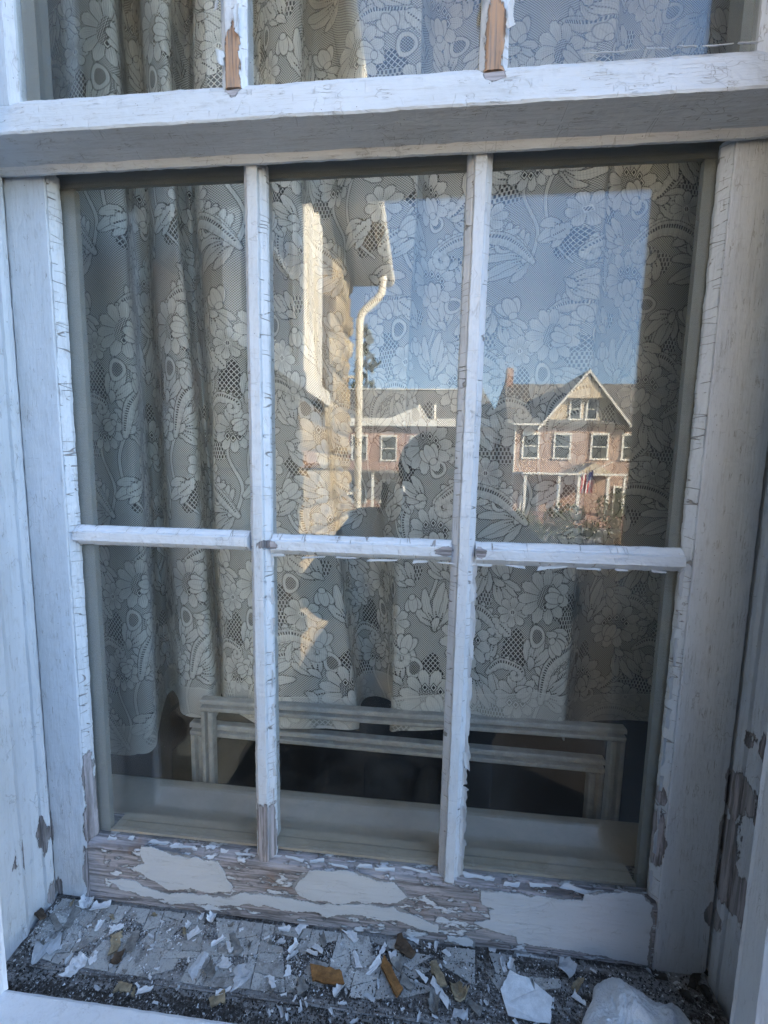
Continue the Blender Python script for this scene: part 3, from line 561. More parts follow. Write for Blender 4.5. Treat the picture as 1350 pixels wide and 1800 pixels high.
# ------------------------------------------------------------------ ground, street
def ground_z(y): return -1.05 if y > -3 else max(-2.6, -1.05-(-3-y)*.082)
def make_grass():
    n = NT('lawn'); a = n.noise(n.co, .8, 5, .6); b = n.noise(n.co, 14, 5, .7)
    k = n.mix(n.ramp(a, .3, .7), (.03, .04, .015), (.065, .055, .028)); k = n.mix(n.ramp(b, .45, .7, 0, .6), k, (.07, .045, .025))
    n.l(n.bump(b, .03), n.bsdf.inputs['Normal']); return n.set(Base_Color=k, Roughness=.95)
gm = MB(); ys = [12, 0, -3, -7, -12, -17.99]
def strip(name, ys, mat, dz=0.0, **k):
    mb = MB()
    for y in ys: mb.v += [(-150, y, ground_z(y)+dz), (150, y, ground_z(y)+dz)]
    for i in range(len(ys)-1): mb.f.append((2*i, 2*i+2, 2*i+3, 2*i+1)); mb.m.append(0)
    return mb.build(name, mat, kind='structure', **k)
strip('ground', [300, 60, 12, 0, -3, -7, -12, -18, -22, -60, -300], make_grass())
strip('street', [-15.2, -17, -20.2], make_plain('asphalt', (.06, .06, .062), .85, .3, 3, .004), .03)
bq = MB()  # near-black sheet added as painted shade, so sunlit ground doesn't mirror in the panes
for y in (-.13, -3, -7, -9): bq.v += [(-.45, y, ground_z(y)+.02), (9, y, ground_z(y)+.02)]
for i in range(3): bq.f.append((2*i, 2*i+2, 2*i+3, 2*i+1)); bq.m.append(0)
bq.build('ground_shade_sheet', make_plain('painted_ground_shade', (.013, .011, .009), .95, .4, 20, .01), kind='structure')
concrete = make_plain('pavement_concrete', (.38, .36, .33), .85, .25, 2, .002)
for ya, yb in ((-13.4, -15.0), (-20.4, -22.0)):
    MB().box(-80, 80, yb, ya, -2.85, ground_z((ya+yb)/2)+.13).build('pavement', concrete, kind='structure')

# ------------------------------------------------------------------ the stone house the window belongs to
stone_m = NT('tan_rubble_stone')
oi = stone_m.n('ShaderNodeObjectInfo').outputs['Random']
a = stone_m.noise(stone_m.co, 9, 6, .65); b = stone_m.noise(stone_m.co, 40, 5, .6)
k = stone_m.mix(oi, (.60, .49, .32), (.30, .22, .14)); k = stone_m.mix(stone_m.ramp(oi, .55, .8, 0, .8), k, (.66, .58, .43)); k = stone_m.mix(stone_m.ramp(oi, .90, .97, 0, .8), k, (.42, .23, .15))
k = stone_m.mix(stone_m.ramp(a, .4, .7, 0, .5), k, (.22, .17, .12)); k = stone_m.mix(stone_m.ramp(b, .5, .75, 0, .4), k, (.55, .48, .36))
stone_m.l(stone_m.bump(stone_m.math('ADD', a, stone_m.math('MULTIPLY', b, .6)), .05), stone_m.bsdf.inputs['Normal'])
M['stone'] = stone_m.set(Base_Color=k, Roughness=.9)
M['mortar'] = make_plain('mortar', (.20, .17, .13), .95, .25, 12, .004)
M['white'] = make_plain('white_trim_paint', (.86, .84, .78), .5, .12, 6, .0006)
M['metal_white'] = make_plain('white_gutter_metal', (.86, .84, .78), .4, .12, 3, .0004)
M['soffit'] = make_plain('soffit_boards', (.62, .60, .53), .7, .2, 3, .001, grain='y')
M['slate'] = make_plain('slate_roof', (.16, .155, .15), .8, .3, 2.5, .01, c2=(.24, .23, .21))
M['dark_glass'] = make_plain('dark_pane', (.03, .035, .04), .08, .3, 2, .0002, spec=.6)
house = empty('stone_house', (0, 0, -1.05), label='tan rubble stone house holding the window, its wing reaching out on the left', cat='house')
w = MB()
w.box(-.46, -.0862, -.125, .034, -1.2, 5.5); w.box(.8262, 3.35, -.125, .034, -1.2, 5.5); w.box(-.0862, .8262, -.125, .034, -1.2, -.1262); w.box(-.0862, .8262, -.125, .034, 1.4012, 5.5)
w.build('wall', M['mortar'], house); w = MB()
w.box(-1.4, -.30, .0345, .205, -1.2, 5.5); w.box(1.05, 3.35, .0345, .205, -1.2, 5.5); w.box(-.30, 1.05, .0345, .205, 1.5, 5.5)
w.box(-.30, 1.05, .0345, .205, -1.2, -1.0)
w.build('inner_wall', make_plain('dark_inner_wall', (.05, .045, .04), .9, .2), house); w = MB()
w.box(3.15, 3.35, .206, 6, -1.2, 5.5); w.box(-1.4, 3.149, 5.9, 6, -1.2, 5.5); w.box(-1.4, 3.149, .206, 5.899, 4.0, 5.5)
w.build('wall', M['mortar'], house)
w = MB(); w.box(-6, -.475, -4.45, .034, -1.2, 2.78); w.box(-6, -1.41, .035, 6, -1.2, 2.78); w.build('wing_wall', M['mortar'], house)
rf = MB(); rf.v += [(-6.2, -4.75, 5.2), (-.08, -4.75, 2.88), (-.08, -.126, 2.88), (-6.2, -.126, 5.2), (-6.2, -4.75, 5.08), (-.08, -4.75, 2.80), (-.08, -.126, 2.80), (-6.2, -.126, 5.08)]
rf.f += [(0, 1, 2, 3), (7, 6, 5, 4), (0, 4, 5, 1), (1, 5, 6, 2), (2, 6, 7, 3), (3, 7, 4, 0)]; rf.m += [0]*6
rf.build('roof', M['slate'], house)
MB().box(-.475, -.10, -4.72, -.126, 2.785, 2.799).build('soffit', M['soffit'], house)
MB().box(-.335, -.280, -4.50, -.13, 2.765, 2.7845).build('soffit_bead', M['metal_white'], house)
MB().box(-.3, 3.45, -.35, 6.2, 5.501, 5.62).build('main_roof', M['slate'], house)
# half-round gutter
g = MB(); N = 8
for y in (-4.72, -.13):
    for i in range(N+1):
        t = math.pi+math.pi*i/N; g.v.append((-.030+.077*math.cos(t), y, 2.845+.077*math.sin(t)))
    for i in range(N+1):
        t = math.pi+math.pi*(N-i)/N; g.v.append((-.030+.072*math.cos(t), y, 2.845+.072*math.sin(t)))
K = 2*(N+1)
for i in range(K): g.f.append((i, (i+1) % K, K+(i+1) % K, K+i)); g.m.append(0)
g.f += [tuple(range(N+1)), tuple(range(K+N, K-1, -1))]; g.m += [0, 0]
gut = g.build('gutter', M['metal_white'], house)
MB().box(-.112, -.1005, -4.72, -.13, 2.79, 2.90).build('fascia', M['metal_white'], house)
MB().tube([(-.075, -4.42, 2.80), (-.075, -4.42, 2.66), (-.085, -4.42, 2.58), (-.13, -4.42, 2.51), (-.27, -4.42, 2.40), (-.325, -4.42, 2.33), (-.34, -4.42, 2.24), (-.34, -4.42, -1.04)], .045, 14).build('downspout', M['metal_white'], house, smooth=True)
MB().tube([(-.075, -4.42, 2.74), (-.075, -4.42, 2.70)], .056, 14).build('outlet_collar', M['metal_white'], house)
for z in (1.6, .2): MB().box(-.475, -.29, -4.435, -4.405, z, z+.03).build('downspout_strap', M['metal_white'], house)
# stones of the wing wall, and of the wall round the window, each a block of its own
def stone(name, u0, u1, z0, z1, frame, parent, seed):
    r = random.Random(seed); nu, nz = 6, 5; V = []; F = []; d = r.uniform(.012, .07)
    for j in range(nz+1):
        for i in range(nu+1):
            a, b = i/nu, j/nz; u = u0+(u1-u0)*a; z = z0+(z1-z0)*b
            e = min(a, 1-a, b, 1-b)
            h = 0 if e == 0 else d+.05*noise.noise(Vector((u*11+seed, z*9, 0)))
            ju = .006*noise.noise(Vector((u*11, z*11, seed))); V.append(frame(u+ju, z+ju, h+.002))
    for j in range(nz):
        for i in range(nu): q = j*(nu+1)+i; F.append((q, q+1, q+nu+2, q+nu+1))
    me = bpy.data.meshes.new('stone'); me.from_pydata(V, [], F); me.polygons.foreach_set('use_smooth', [True]*len(F)); me.materials.append(M['stone'])
    link('stone', me, None, parent)
r = random.Random(5); z = -1.0; row = 0; cnt = 0
while z < 2.70:
    h = r.choice((.16, .2, .24, .3)); h = min(h, 2.78-z); y = -4.45+(.0 if row % 2 else -.0)
    while y < -.9:
        wd = r.uniform(.22, .52); y1 = min(y+wd, -.85)
        if not (y1 > -3.16 and y < -1.20 and z+h > 1.06 and z < 2.48) and y1-y > .06:
            stone('stone', -(y1-.008), -(y+.008), z+.008, z+h-.008, lambda u, zz, d: (-.475+d, -u, zz), house, cnt); cnt += 1
        y = y1
    z += h; row += 1
# wing window
wwin = MB(); [wwin.box(-.474, -.425+q_, a_, b_, 1.185, 2.46) for a_, b_, q_ in ((-2.95, -2.80, .0), (-2.799, -2.741, .018), (-2.74, -2.56, -.012), (-2.559, -2.50, .018), (-2.499, -2.30, 0))]; wwin.box(-.474, -.425, -1.40, -1.24, 1.185, 2.46); wwin.box(-.474, -.425, -2.299, -1.401, 2.34, 2.46)
wf = wwin.build('window', M['white'], house)
MB().box(-.474, -.40, -3.15, -1.22, 1.065, 1.184).build('sill', M['white'], wf)
sx = MB(); sx.box(-.47, -.445, -2.298, -2.24, 1.19, 2.338); sx.box(-.47, -.445, -1.46, -1.402, 1.19, 2.338); sx.box(-.47, -.445, -2.239, -1.461, 2.28, 2.338); sx.box(-.47, -.445, -2.239, -1.461, 1.19, 1.26); sx.box(-.47, -.448, -2.239, -1.461, 1.74, 1.79)
sx.build('sash_frame', M['white'], wf)
MB().box(-.4735, -.460, -2.239, -1.461, 1.261, 1.739).build('pane', M['dark_glass'], wf); MB().box(-.4735, -.460, -2.239, -1.461, 1.791, 2.279).build('pane', M['dark_glass'], wf)

# ------------------------------------------------------------------ houses across the street (seen mirrored in the panes)
def brick_mat(name, c1, c2):
    n = NT(name); o = n.n('ShaderNodeTexBrick'); v = n.n('ShaderNodeMapping'); n.l(n.co, v.inputs[0]); v.inputs['Rotation'].default_value = (R(90), 0, 0); n.l(v.outputs[0], o.inputs[0])
    o.inputs['Color1'].default_value = (*c1, 1); o.inputs['Color2'].default_value = (*c2, 1); o.inputs['Mortar'].default_value = (.40, .34, .29, 1); o.inputs['Scale'].default_value = 1
    o.inputs['Brick Width'].default_value = .22; o.inputs['Row Height'].default_value = .075; o.inputs['Mortar Size'].default_value = .008
    a = n.noise(n.co, 1.2, 4); k = n.mix(n.ramp(a, .35, .7, 0, .35), o.outputs[0], tuple(q*.6 for q in c1)); return n.set(Base_Color=k, Roughness=.9)
def siding_mat(name, c):
    n = NT(name); s = n.n('ShaderNodeSeparateXYZ'); n.l(n.co, s.inputs[0]); f = n.math('FRACT', n.math('MULTIPLY', s.outputs[2], 7.0))
    k = n.mix(n.ramp(f, .0, .12, 1, 0), c, tuple(q*.45 for q in c)); return n.set(Base_Color=k, Roughness=.75)
M['brick'] = brick_mat('pink_brick', (.45, .30, .235), (.54, .37, .29)); M['brick2'] = brick_mat('red_brick', (.42, .23, .17), (.50, .29, .22)); M['cream'] = siding_mat('cream_siding', (.66, .55, .40))
def far_window(parent, xc, z0, z1, w, y, head=.12):
    f = MB(); f.box(xc-w/2-.11, xc-w/2, y-.02, y+.05, z0, z1); f.box(xc+w/2, xc+w/2+.11, y-.02, y+.05, z0, z1); f.box(xc-w/2-.11, xc+w/2+.11, y-.02, y+.06, z1+.001, z1+head); f.box(xc-w/2-.16, xc+w/2+.16, y-.02, y+.10, z0-.10, z0-.001)
    f.box(xc-w/2+.001, xc+w/2-.001, y-.01, y+.03, (z0+z1)/2-.03, (z0+z1)/2+.03)
    o = f.build('window', M['white'], parent)
    for a, b in ((z0, (z0+z1)/2-.031), ((z0+z1)/2+.031, z1)): MB().box(xc-w/2+.002, xc+w/2-.002, y-.015, y+.012, a, b).build('pane', M['dark_glass'], o)
Y = -25.5
h1 = empty('gabled_house', (10.3, Y, -2.6), label='pink brick house with steep cream gable and slate roof mirrored in the right pane', cat='house')
MB().box(6.13, 15.4, -33.5, Y, -2.7, 3.50).build('wall', M['brick'], h1)
rb = MB(); rb.v += [(5.7, Y+.45, 3.36), (15.8, Y+.45, 3.36), (15.8, -29.5, 6.80), (6.1, -29.5, 6.80), (5.7, -33.9, 3.36), (15.8, -33.9, 3.36), (5.7, Y+.45, 3.52)]
rb.v = [(5.7, Y+.45, 3.52), (15.8, Y+.45, 3.52), (15.8, -29.5, 6.80), (6.2, -29.5, 6.80), (5.7, -33.9, 3.52), (15.8, -33.9, 3.52)]
rb.f = [(1, 0, 3, 2), (2, 3, 4, 5), (0, 4, 3), (1, 2, 5), (0, 1, 5, 4)]; rb.m = [0]*5; rb.build('roof', M['slate'], h1)
px_, pz_ = 10.27, 6.70
gb = MB(); gb.v = [(7.9, Y+.06, 3.50), (12.7, Y+.06, 3.50), (px_, Y+.06, 6.45), (7.9, -28.9, 3.5), (12.7, -28.9, 3.5), (px_, -28.9, 6.45)]; gb.f = [(1, 0, 2), (0, 1, 4, 3), (3, 4, 5), (0, 3, 5, 2), (4, 1, 2, 5)]; gb.m = [0]*5; gb.build('gable_wall', M['cream'], h1)
gr = MB()
for s_ in (-1, 1):
    xa = px_+s_*2.75; n0 = len(gr.v); gr.v += [(px_, Y+.5, pz_), (xa, Y+.5, 3.28), (xa, -28.8, 3.28), (px_, -28.8, pz_), (px_, Y+.5, pz_-.17), (xa-s_*.05, Y+.5, 3.13), (xa-s_*.05, -28.8, 3.13), (px_, -28.8, pz_-.17)]
    gr.f += [tuple(n0+q for q in f) for f in [(0, 1, 2, 3), (4, 7, 6, 5), (1, 5, 6, 2), (0, 4, 5, 1)]]; gr.m += [0]*4
gr.build('gable_roof', M['slate'], h1)
for s_ in (-1, 1):
    xa = px_+s_*2.80; d = Vector((xa-px_, 0, 3.26-pz_)).normalized(); nrm = Vector((d.z*s_, 0, -d.x*s_)); q = MB(); p0 = Vector((px_, Y+.52, pz_)); p1 = Vector((xa, Y+.52, 3.26)); dn = Vector((0, 0, -.20))
    q.v = [tuple(p0), tuple(p1), tuple(p1+dn), tuple(p0+dn)]; q.v += [(a, b+.05, c) for a, b, c in q.v]; q.f = [(0, 1, 2, 3), (7, 6, 5, 4), (0, 4, 5, 1), (3, 2, 6, 7), (1, 5, 6, 2)]; q.m = [0]*5; q.build('rake_board', M['white'], h1)
q = MB(); q.v = [(9.25, Y+.07, 5.2), (11.3, Y+.07, 5.2), (px_, Y+.07, 6.40), (9.1, Y+.45, 5.05), (11.45, Y+.45, 5.05), (px_, Y+.45, 6.42)]; q.f = [(0, 1, 4, 3), (3, 4, 5), (1, 2, 5, 4), (0, 3, 5, 2), (1, 0, 2)]; q.m = [0]*5; q.build('gable_hood', M['cream'], h1)
MB().box(7.6, 12.9, Y+.061, Y+.13, 3.42, 3.58).build('gable_band', M['white'], h1)
for xc in (9.76, 10.74): far_window(h1, xc, 3.86, 5.02, .52, Y+.08)
for xc in (7.23, 9.14, 11.35, 13.17, 14.7): far_window(h1, xc, 1.49, 2.88, .85, Y+.02, .15)
for xc in (7.3, 12.9): far_window(h1, xc, -1.9, -.3, .9, Y+.02)
MB().box(6.3, 6.75, -29.8, -29.2, 6.2, 7.85).build('chimney', M['brick2'], h1); MB().box(6.0, 7.9, Y+.35, Y+.55, 3.40, 3.52).build('gutter', M['white'], h1)
MB().tube([(6.22, Y+.08, 3.4), (6.22, Y+.08, -2.5)], .06, 8).build('downspout', M['white'], h1)
pr = MB(); pr.box(6.3, 12.2, Y+.02, Y+2.2, .44, .56).build('porch_roof', M['white'], h1)
q = MB(); q.v = [(9.3, Y+2.2, .565), (11.3, Y+2.2, .565), (10.3, Y+2.2, 1.18), (9.3, Y+.1, .565), (11.3, Y+.1, .565), (10.3, Y+.1, 1.18)]; q.f = [(0, 1, 2), (1, 4, 5, 2), (3, 0, 2, 5), (4, 3, 5)]; q.m = [0]*4; q.build('porch_pediment', M['cream'], h1)
for xp in (6.5, 8.4, 9.5, 11.1, 12.0): MB().box(xp-.08, xp+.08, Y+1.95, Y+2.11, -1.9, .439).build('porch_post', M['white'], h1)
MB().box(6.3, 12.2, Y+.02, Y+2.3, -2.7, -1.901).build('porch_floor', M['brick2'], h1)
MB().box(12.75, 13.8, Y+1.3, Y+2.2, -2.7, -1.0).build('porch_pier', M['brick'], h1); MB().box(12.68, 13.87, Y+1.23, Y+2.27, -.999, -.90).build('pier_cap', M['white'], h1)
MB().box(12.42, 12.54, Y+2.0, Y+2.12, -1.9, .3).build('porch_post', M['white'], h1)
# flag on its pole
fl = empty('flag', (9.45, Y+2.4, .5), label='small striped red and white flag hanging from a pole at the porch', cat='flag')
MB().tube([(11.2, Y+2.25, 1.24), (9.35, Y+3.1, .45)], .022, 6).build('pole', M['white'], fl)
M['red'] = make_plain('flag_red', (.50, .05, .05), .8, .1); M['blue'] = make_plain('flag_blue', (.03, .04, .16), .8, .1); M['clothw'] = make_plain('flag_white', (.75, .74, .72), .8, .1)
q = MB(); nS = 7
for i in range(nS+1):
    for j in range(6): q.v.append((9.25+.62*i/nS+.02*math.sin(j), Y+3.02+.05*math.sin(i*1.7+j*.6), .42-.95*j/5-.18*(i/nS)*0+.3*i/nS*(1-j/5)))
for i in range(nS):
    for j in range(5): a_ = i*6+j; q.f.append((a_, a_+1, a_+7, a_+6)); q.m.append(1 if (j < 2 and i > 3) else (0 if i % 2 == 0 else 2))
q.build('cloth', [M['red'], M['blue'], M['clothw']], fl)
# long brick building with a white cornice
Y2 = -29.5
h2 = empty('brick_terrace', (-4, Y2, -2.6), label='long red brick building with a white cornice and grey roof, mirrored in the middle pane', cat='building')
MB().box(-14, 5.75, -38, Y2, -2.7, 3.70).build('wall', M['brick2'], h2)
q = MB(); q.v = [(-14.3, Y2+.2, 4.27), (6.0, Y2+.2, 4.27), (5.2, -32.5, 6.95), (-14.3, -32.5, 6.95), (-14.3, -38, 6.95), (5.2, -38, 6.95), (6.0, -38.2, 4.27), (-14.3, -38.2, 4.27)]; q.f = [(1, 0, 3, 2), (2, 3, 4, 5), (1, 2, 5, 6), (0, 7, 4, 3), (6, 5, 4, 7)]; q.m = [0]*5
q.build('roof', M['slate'], h2)
MB().box(-14.3, 6.0, Y2+.001, Y2+.55, 3.72, 4.265).build('cornice', M['white'], h2); MB().box(-14.2, 5.2, -32.6, -32.3, 6.951, 7.03).build('ridge_cap', M['white'], h2)
q = MB(); q.v = [(-1.9, Y2+.5, 4.27), (.85, Y2+.5, 4.27), (.4, Y2+.5, 5.0), (-.4, Y2+.5, 4.95)]; q.v += [(a_, Y2-.6, c_) for a_, b_, c_ in q.v]; q.f = [(0, 1, 2, 3), (7, 6, 5, 4), (0, 3, 7, 4), (3, 2, 6, 7), (2, 1, 5, 6)]; q.m = [0]*5; q.build('parapet', M['white'], h2)
for xp in (.1, 1.25): MB().tube([(xp, Y2+.35, 4.27), (xp, Y2+.35, 5.25)], lambda t: .16, 8).build('finial', M['white'], h2)
for i in range(9): far_window(h2, -13+i*2.2+(.3 if i > 6 else 0), 1.3, 2.95, 1.0, Y2+.02, .16)
for i in range(9): far_window(h2, -13+i*2.2, -1.9, -.3, 1.0, Y2+.02, .16)
MB().box(-5.5, 3.2, Y2+.02, Y2+2.4, .30, .50).build('porch_roof', M['slate'], h2)
for xp in (-5.2, -2.9, -.7, 1.3, 3.0): MB().box(xp-.09, xp+.09, Y2+2.1, Y2+2.28, -2.6, .299).build('porch_post', M['white'], h2)

# ------------------------------------------------------------------ trees and shrubs
def leaf_mat(name, c1, c2):
    n = NT(name); a = n.noise(n.co, 2.2, 3); k = n.mix(n.ramp(a, .35, .65), c1, c2); n.bsdf.inputs['Specular IOR Level'].default_value = .2; return n.set(Base_Color=k, Roughness=.7)
M['needle'] = leaf_mat('needles', (.02, .035, .015), (.06, .075, .03)); M['leaf'] = leaf_mat('shrub_leaf', (.04, .065, .02), (.12, .13, .045)); M['autumn'] = leaf_mat('autumn_leaf', (.20, .11, .05), (.32, .17, .07)); M['bark'] = make_plain('bark', (.12, .09, .07), .9, .4, 8, .01, grain='z')
def foliage(name, mat, parent, pts, size, seed):
    r = random.Random(seed); V = []; F = []
    for p in pts:
        a = Vector((r.gauss(0, 1), r.gauss(0, 1), r.gauss(0, 1))).normalized(); b = a.orthogonal().normalized(); b = (b*math.cos(r.random()*6)+a.cross(b)*math.sin(r.random()*6)).normalized(); c = a.cross(b)
        s = size*r.uniform(.6, 1.4); k = len(V); P_ = Vector(p)
        V += [tuple(P_-b*s), tuple(P_+c*s*.45), tuple(P_+b*s), tuple(P_-c*s*.45)]; F.append((k, k+1, k+2, k+3))
    me = bpy.data.meshes.new(name); me.from_pydata(V, [], F); me.materials.append(mat); return link(name, me, None, parent)
def spruce(x, y, h, rad, label, seed):
    z0 = ground_z(y); t = empty('spruce_tree', (x, y, z0), label=label, cat='tree'); r = random.Random(seed)
    MB().tube([(x, y, z0), (x, y, z0+h*.97)], lambda q: .28*(1-q)+.03, 8).build('trunk', M['bark'], t)
    pts = []
    for i in range(90):
        q = i/90; zz = z0+h*(.12+.88*q); L = rad*(1-q)**.8*r.uniform(.55, 1.1)+.12; an = r.random()*6.28
        for k in range(int(26*(1-q))+7):
            d = L*r.random()**.6; pts.append((x+math.cos(an+r.gauss(0, .14))*d, y+math.sin(an+r.gauss(0, .14))*d, zz-d*.28+r.gauss(0, .12)))
    foliage('crown', M['needle'], t, pts, .30, seed)
spruce(-5.5, -42, 18.0, 4.2, 'tall dark spruce tree behind the long brick building', 1)
spruce(-11.5, -46, 15.0, 3.6, 'smaller spruce tree farther left behind the brick building', 2)
def broad(x, y, h, rad, mat, label, seed, n=2600, size=.16):
    z0 = ground_z(y); t = empty('broadleaf_tree', (x, y, z0), label=label, cat='tree'); r = random.Random(seed); mb = MB()
    mb.tube([(x, y, z0), (x+.1, y, z0+h*.35), (x, y, z0+h*.75)], lambda q: .24*(1-q)+.05, 8); C = []
    for i in range(11):
        an = r.random()*6.28; e = Vector((x+math.cos(an)*rad*r.uniform(.3, .85), y+math.sin(an)*rad*r.uniform(.3, .85), z0+h*r.uniform(.5, .95))); C.append(e)
        mb.tube([(x, y, z0+h*r.uniform(.3, .55)), tuple(e)], lambda q: .07*(1-q)+.015, 5)
    mb.build('trunk', M['bark'], t); pts = []
    for i in range(n):
        c = r.choice(C); v = Vector((r.gauss(0, 1), r.gauss(0, 1), r.gauss(0, .8))).normalized()*rad*.42*r.random()**.4; pts.append(tuple(c+v))
    foliage('crown', mat, t, pts, size, seed)
broad(18.5, -34, 9.5, 3.6, M['autumn'], 'rusty autumn tree rising to the right of the gabled house', 3)
broad(26, -30, 8.5, 3.5, M['leaf'], 'green tree at the far right across the street', 4)
broad(-16, -24, 8, 3.2, M['leaf'], 'green tree at the far left across the street', 9)
def shrub(x, y, h, rad, mat, label, seed, n=1300):
    z0 = ground_z(y); t = empty('shrub', (x, y, z0), label=label, cat='shrub'); r = random.Random(seed); mb = MB()
    for i in range(6):
        an = r.random()*6.28; mb.tube([(x, y, z0), (x+math.cos(an)*rad*.6, y+math.sin(an)*rad*.6, z0+h*.8)], lambda q: .02*(1-q)+.006, 5)
    mb.build('stem', M['bark'], t); pts = []
    for i in range(n):
        v = Vector((r.gauss(0, 1), r.gauss(0, 1), r.gauss(0, 1))).normalized()*r.random()**.35; pts.append((x+v.x*rad*(1+.25*math.sin(v.z*5+seed)), y+v.y*rad, z0+h*.55+v.z*h*.5))
    foliage('leaves', mat, t, pts, .055, seed)
for i, (x, y, h, rad, m_, lab) in enumerate([(3.4, -11.5, 1.15, .75, 'leaf', 'leftmost green shrub in the row before the pavement'), (4.9, -12.2, 1.35, .85, 'leaf', 'second shrub from the left in the row before the pavement'),
        (6.5, -12.0, 1.75, .95, 'leaf', 'tallest shrub of the row, in front of the gabled house'), (8.0, -12.4, 1.3, .9, 'autumn', 'rusty brown shrub right of the tallest shrub'), (9.4, -12.0, 1.1, .8, 'leaf', 'low green shrub at the right end of the row'), (5.2, -8.6, .8, .7, 'autumn', 'small rusty shrub nearer the window than the row')]):
    shrub(x, y, h, rad, M[m_], lab, 40+i)

# ------------------------------------------------------------------ the photographer, mirrored darkly in the lower panes
def skin_obj(name, verts, edges, radii, mat, parent=None, sub=2, root=0):
    me = bpy.data.meshes.new(name); me.from_pydata(verts, edges, []); o = link(name, me, mat, parent)
    o.modifiers.new('skin', 'SKIN').use_smooth_shade = True
    sk = me.skin_vertices[0].data if me.skin_vertices else None
    if sk is None:
        bpy.context.view_layer.update(); sk = me.skin_vertices[0].data
    for i, r_ in enumerate(radii): sk[i].radius = r_ if isinstance(r_, tuple) else (r_, r_)
    sk[root].use_root = True
    s = o.modifiers.new('subd', 'SUBSURF'); s.levels = sub; s.render_levels = sub; return o
M['skin'] = make_plain('skin', (.45, .27, .19), .55, .1, 30, .0003); M['jacket'] = make_plain('dark_jacket', (.030, .032, .038), .9, .3, 40, .001); M['hair'] = make_plain('dark_hair', (.035, .025, .02), .6, .4, 80, .002); M['jeans'] = make_plain('dark_jeans', (.03, .04, .07), .9, .3, 60, .001)
X, YP = .475, -.66; G = -1.05
BV = [(X, YP, -.12), (X, YP, .02), (X, YP, .20), (X, YP+.01, .335), (X, YP+.02, .39), (X, YP+.03, .44), (X, YP+.035, .50), (X, YP+.03, .555),
      (X-.17, YP, .315), (X-.33, YP+.05, .12), (.345, -.535, .36), (.372, -.490, .455),
      (X+.17, YP, .315), (X+.35, YP+.05, .12), (.545, -.535, .36), (.512, -.490, .440),
      (X-.10, YP, -.20), (X-.12, YP+.02, -.60), (X-.12, YP-.02, -.98), (X-.13, YP+.11, -1.02), (X+.10, YP, -.20), (X+.12, YP+.02, -.60), (X+.12, YP-.02, -.98), (X+.13, YP+.11, -1.02)]
BE = [(0, 1), (1, 2), (2, 3), (3, 4), (4, 5), (5, 6), (6, 7), (3, 8), (8, 9), (9, 10), (10, 11), (3, 12), (12, 13), (13, 14), (14, 15), (0, 16), (16, 17), (17, 18), (18, 19), (0, 20), (20, 21), (21, 22), (22, 23)]
BR = [(.15, .11), (.14, .10), (.17, .11), (.11, .09), .055, (.062, .07), (.075, .09), (.062, .075), .065, .046, .034, .028, .065, .046, .034, .028, .085, .058, .042, .035, .085, .058, .042, .035]
person = skin_obj('person', BV, BE, BR, M['skin'], None, 2)
tag(person, 'person in a dark jacket raising a phone with both hands in front of the window', 'person')
JV = [BV[i] for i in (0, 1, 2, 3, 8, 9, 10, 12, 13, 14)]; JR = [(.24, .15), (.23, .14), (.24, .15), (.15, .12), .11, .095, .065, .11, .095, .065]
skin_obj('jacket', JV, [(0, 1), (1, 2), (2, 3), (3, 4), (4, 5), (5, 6), (3, 7), (7, 8), (8, 9)], JR, M['jacket'], person)
TV = [BV[i] for i in (0, 16, 17, 18, 20, 21, 22)]; skin_obj('trousers', TV, [(0, 1), (1, 2), (2, 3), (0, 4), (4, 5), (5, 6)], [(.165, .125), .10, .075, .06, .10, .075, .06], M['jeans'], person)
hb = bmesh.new(); bmesh.ops.create_icosphere(hb, subdivisions=4, radius=1.0)
for v in hb.verts:
    p = v.co.copy(); f_ = 1+.05*noise.noise(p*6)+.03*noise.noise(p*22)
    v.co = Vector((X+p.x*.105*f_, YP+.012+min(p.y, .45)*.115*f_, .525+p.z*.095*f_ if p.z > 0 else .525+p.z*.115*f_))
me = bpy.data.meshes.new('hair'); hb.to_mesh(me); hb.free(); me.polygons.foreach_set('use_smooth', [True]*len(me.polygons)); link('hair', me, M['hair'], person)
fc = MB()
for s_ in (-1, 1): fc.tube([(X+s_*.032, YP+.118, .505), (X+s_*.032, YP+.128, .505)], .011, 8)
fc.build('eyes', M['hair'], person); MB().tube([(X, YP+.12, .50), (X, YP+.148, .470), (X, YP+.128, .462)], lambda q: .008+.006*q, 8).build('nose', M['skin'], person, smooth=True)
MB().tube([(X-.022, YP+.122, .437), (X, YP+.128, .434), (X+.022, YP+.122, .437)], .006, 6).build('mouth', make_plain('lips', (.4, .16, .13), .5), person)
for s_ in (-1, 1): MB().tube([(X+s_*.078, YP+.02, .52), (X+s_*.088, YP+.01, .49), (X+s_*.078, YP+.015, .465)], .011, 6).build('ear', M['skin'], person, smooth=True)
Cc = Vector((.4311, -.4594, .5079)); pc = Cc+down*.056+right*.018-fwd*.0095
def ph(a, b, c): return tuple(pc+right*a+down*b+fwd*c)
phone = empty('phone', tuple(pc), label='phone held up in landscape-free upright grip by the photographer', cat='phone')
phone['label'] = 'black phone held upright in both hands of the photographer'
def pbox(name, a0, a1, b0, b1, c0, c1, mat):
    q = MB(); q.box(a0, a1, b0, b1, c0, c1); q.v = [ph(*v) for v in q.v]; return q.build(name, mat, phone)
M['phone'] = make_plain('phone_black', (.02, .02, .022), .3, .1)
pbox('body', -.036, .036, -.072, .072, -.004, .004, M['phone']); pbox('screen', -.0345, .0345, -.070, .070, -.0050, -.0042, M['dark_glass']); pbox('camera_bump', -.032, .006, -.070, -.034, .0042, .0055, M['phone'])
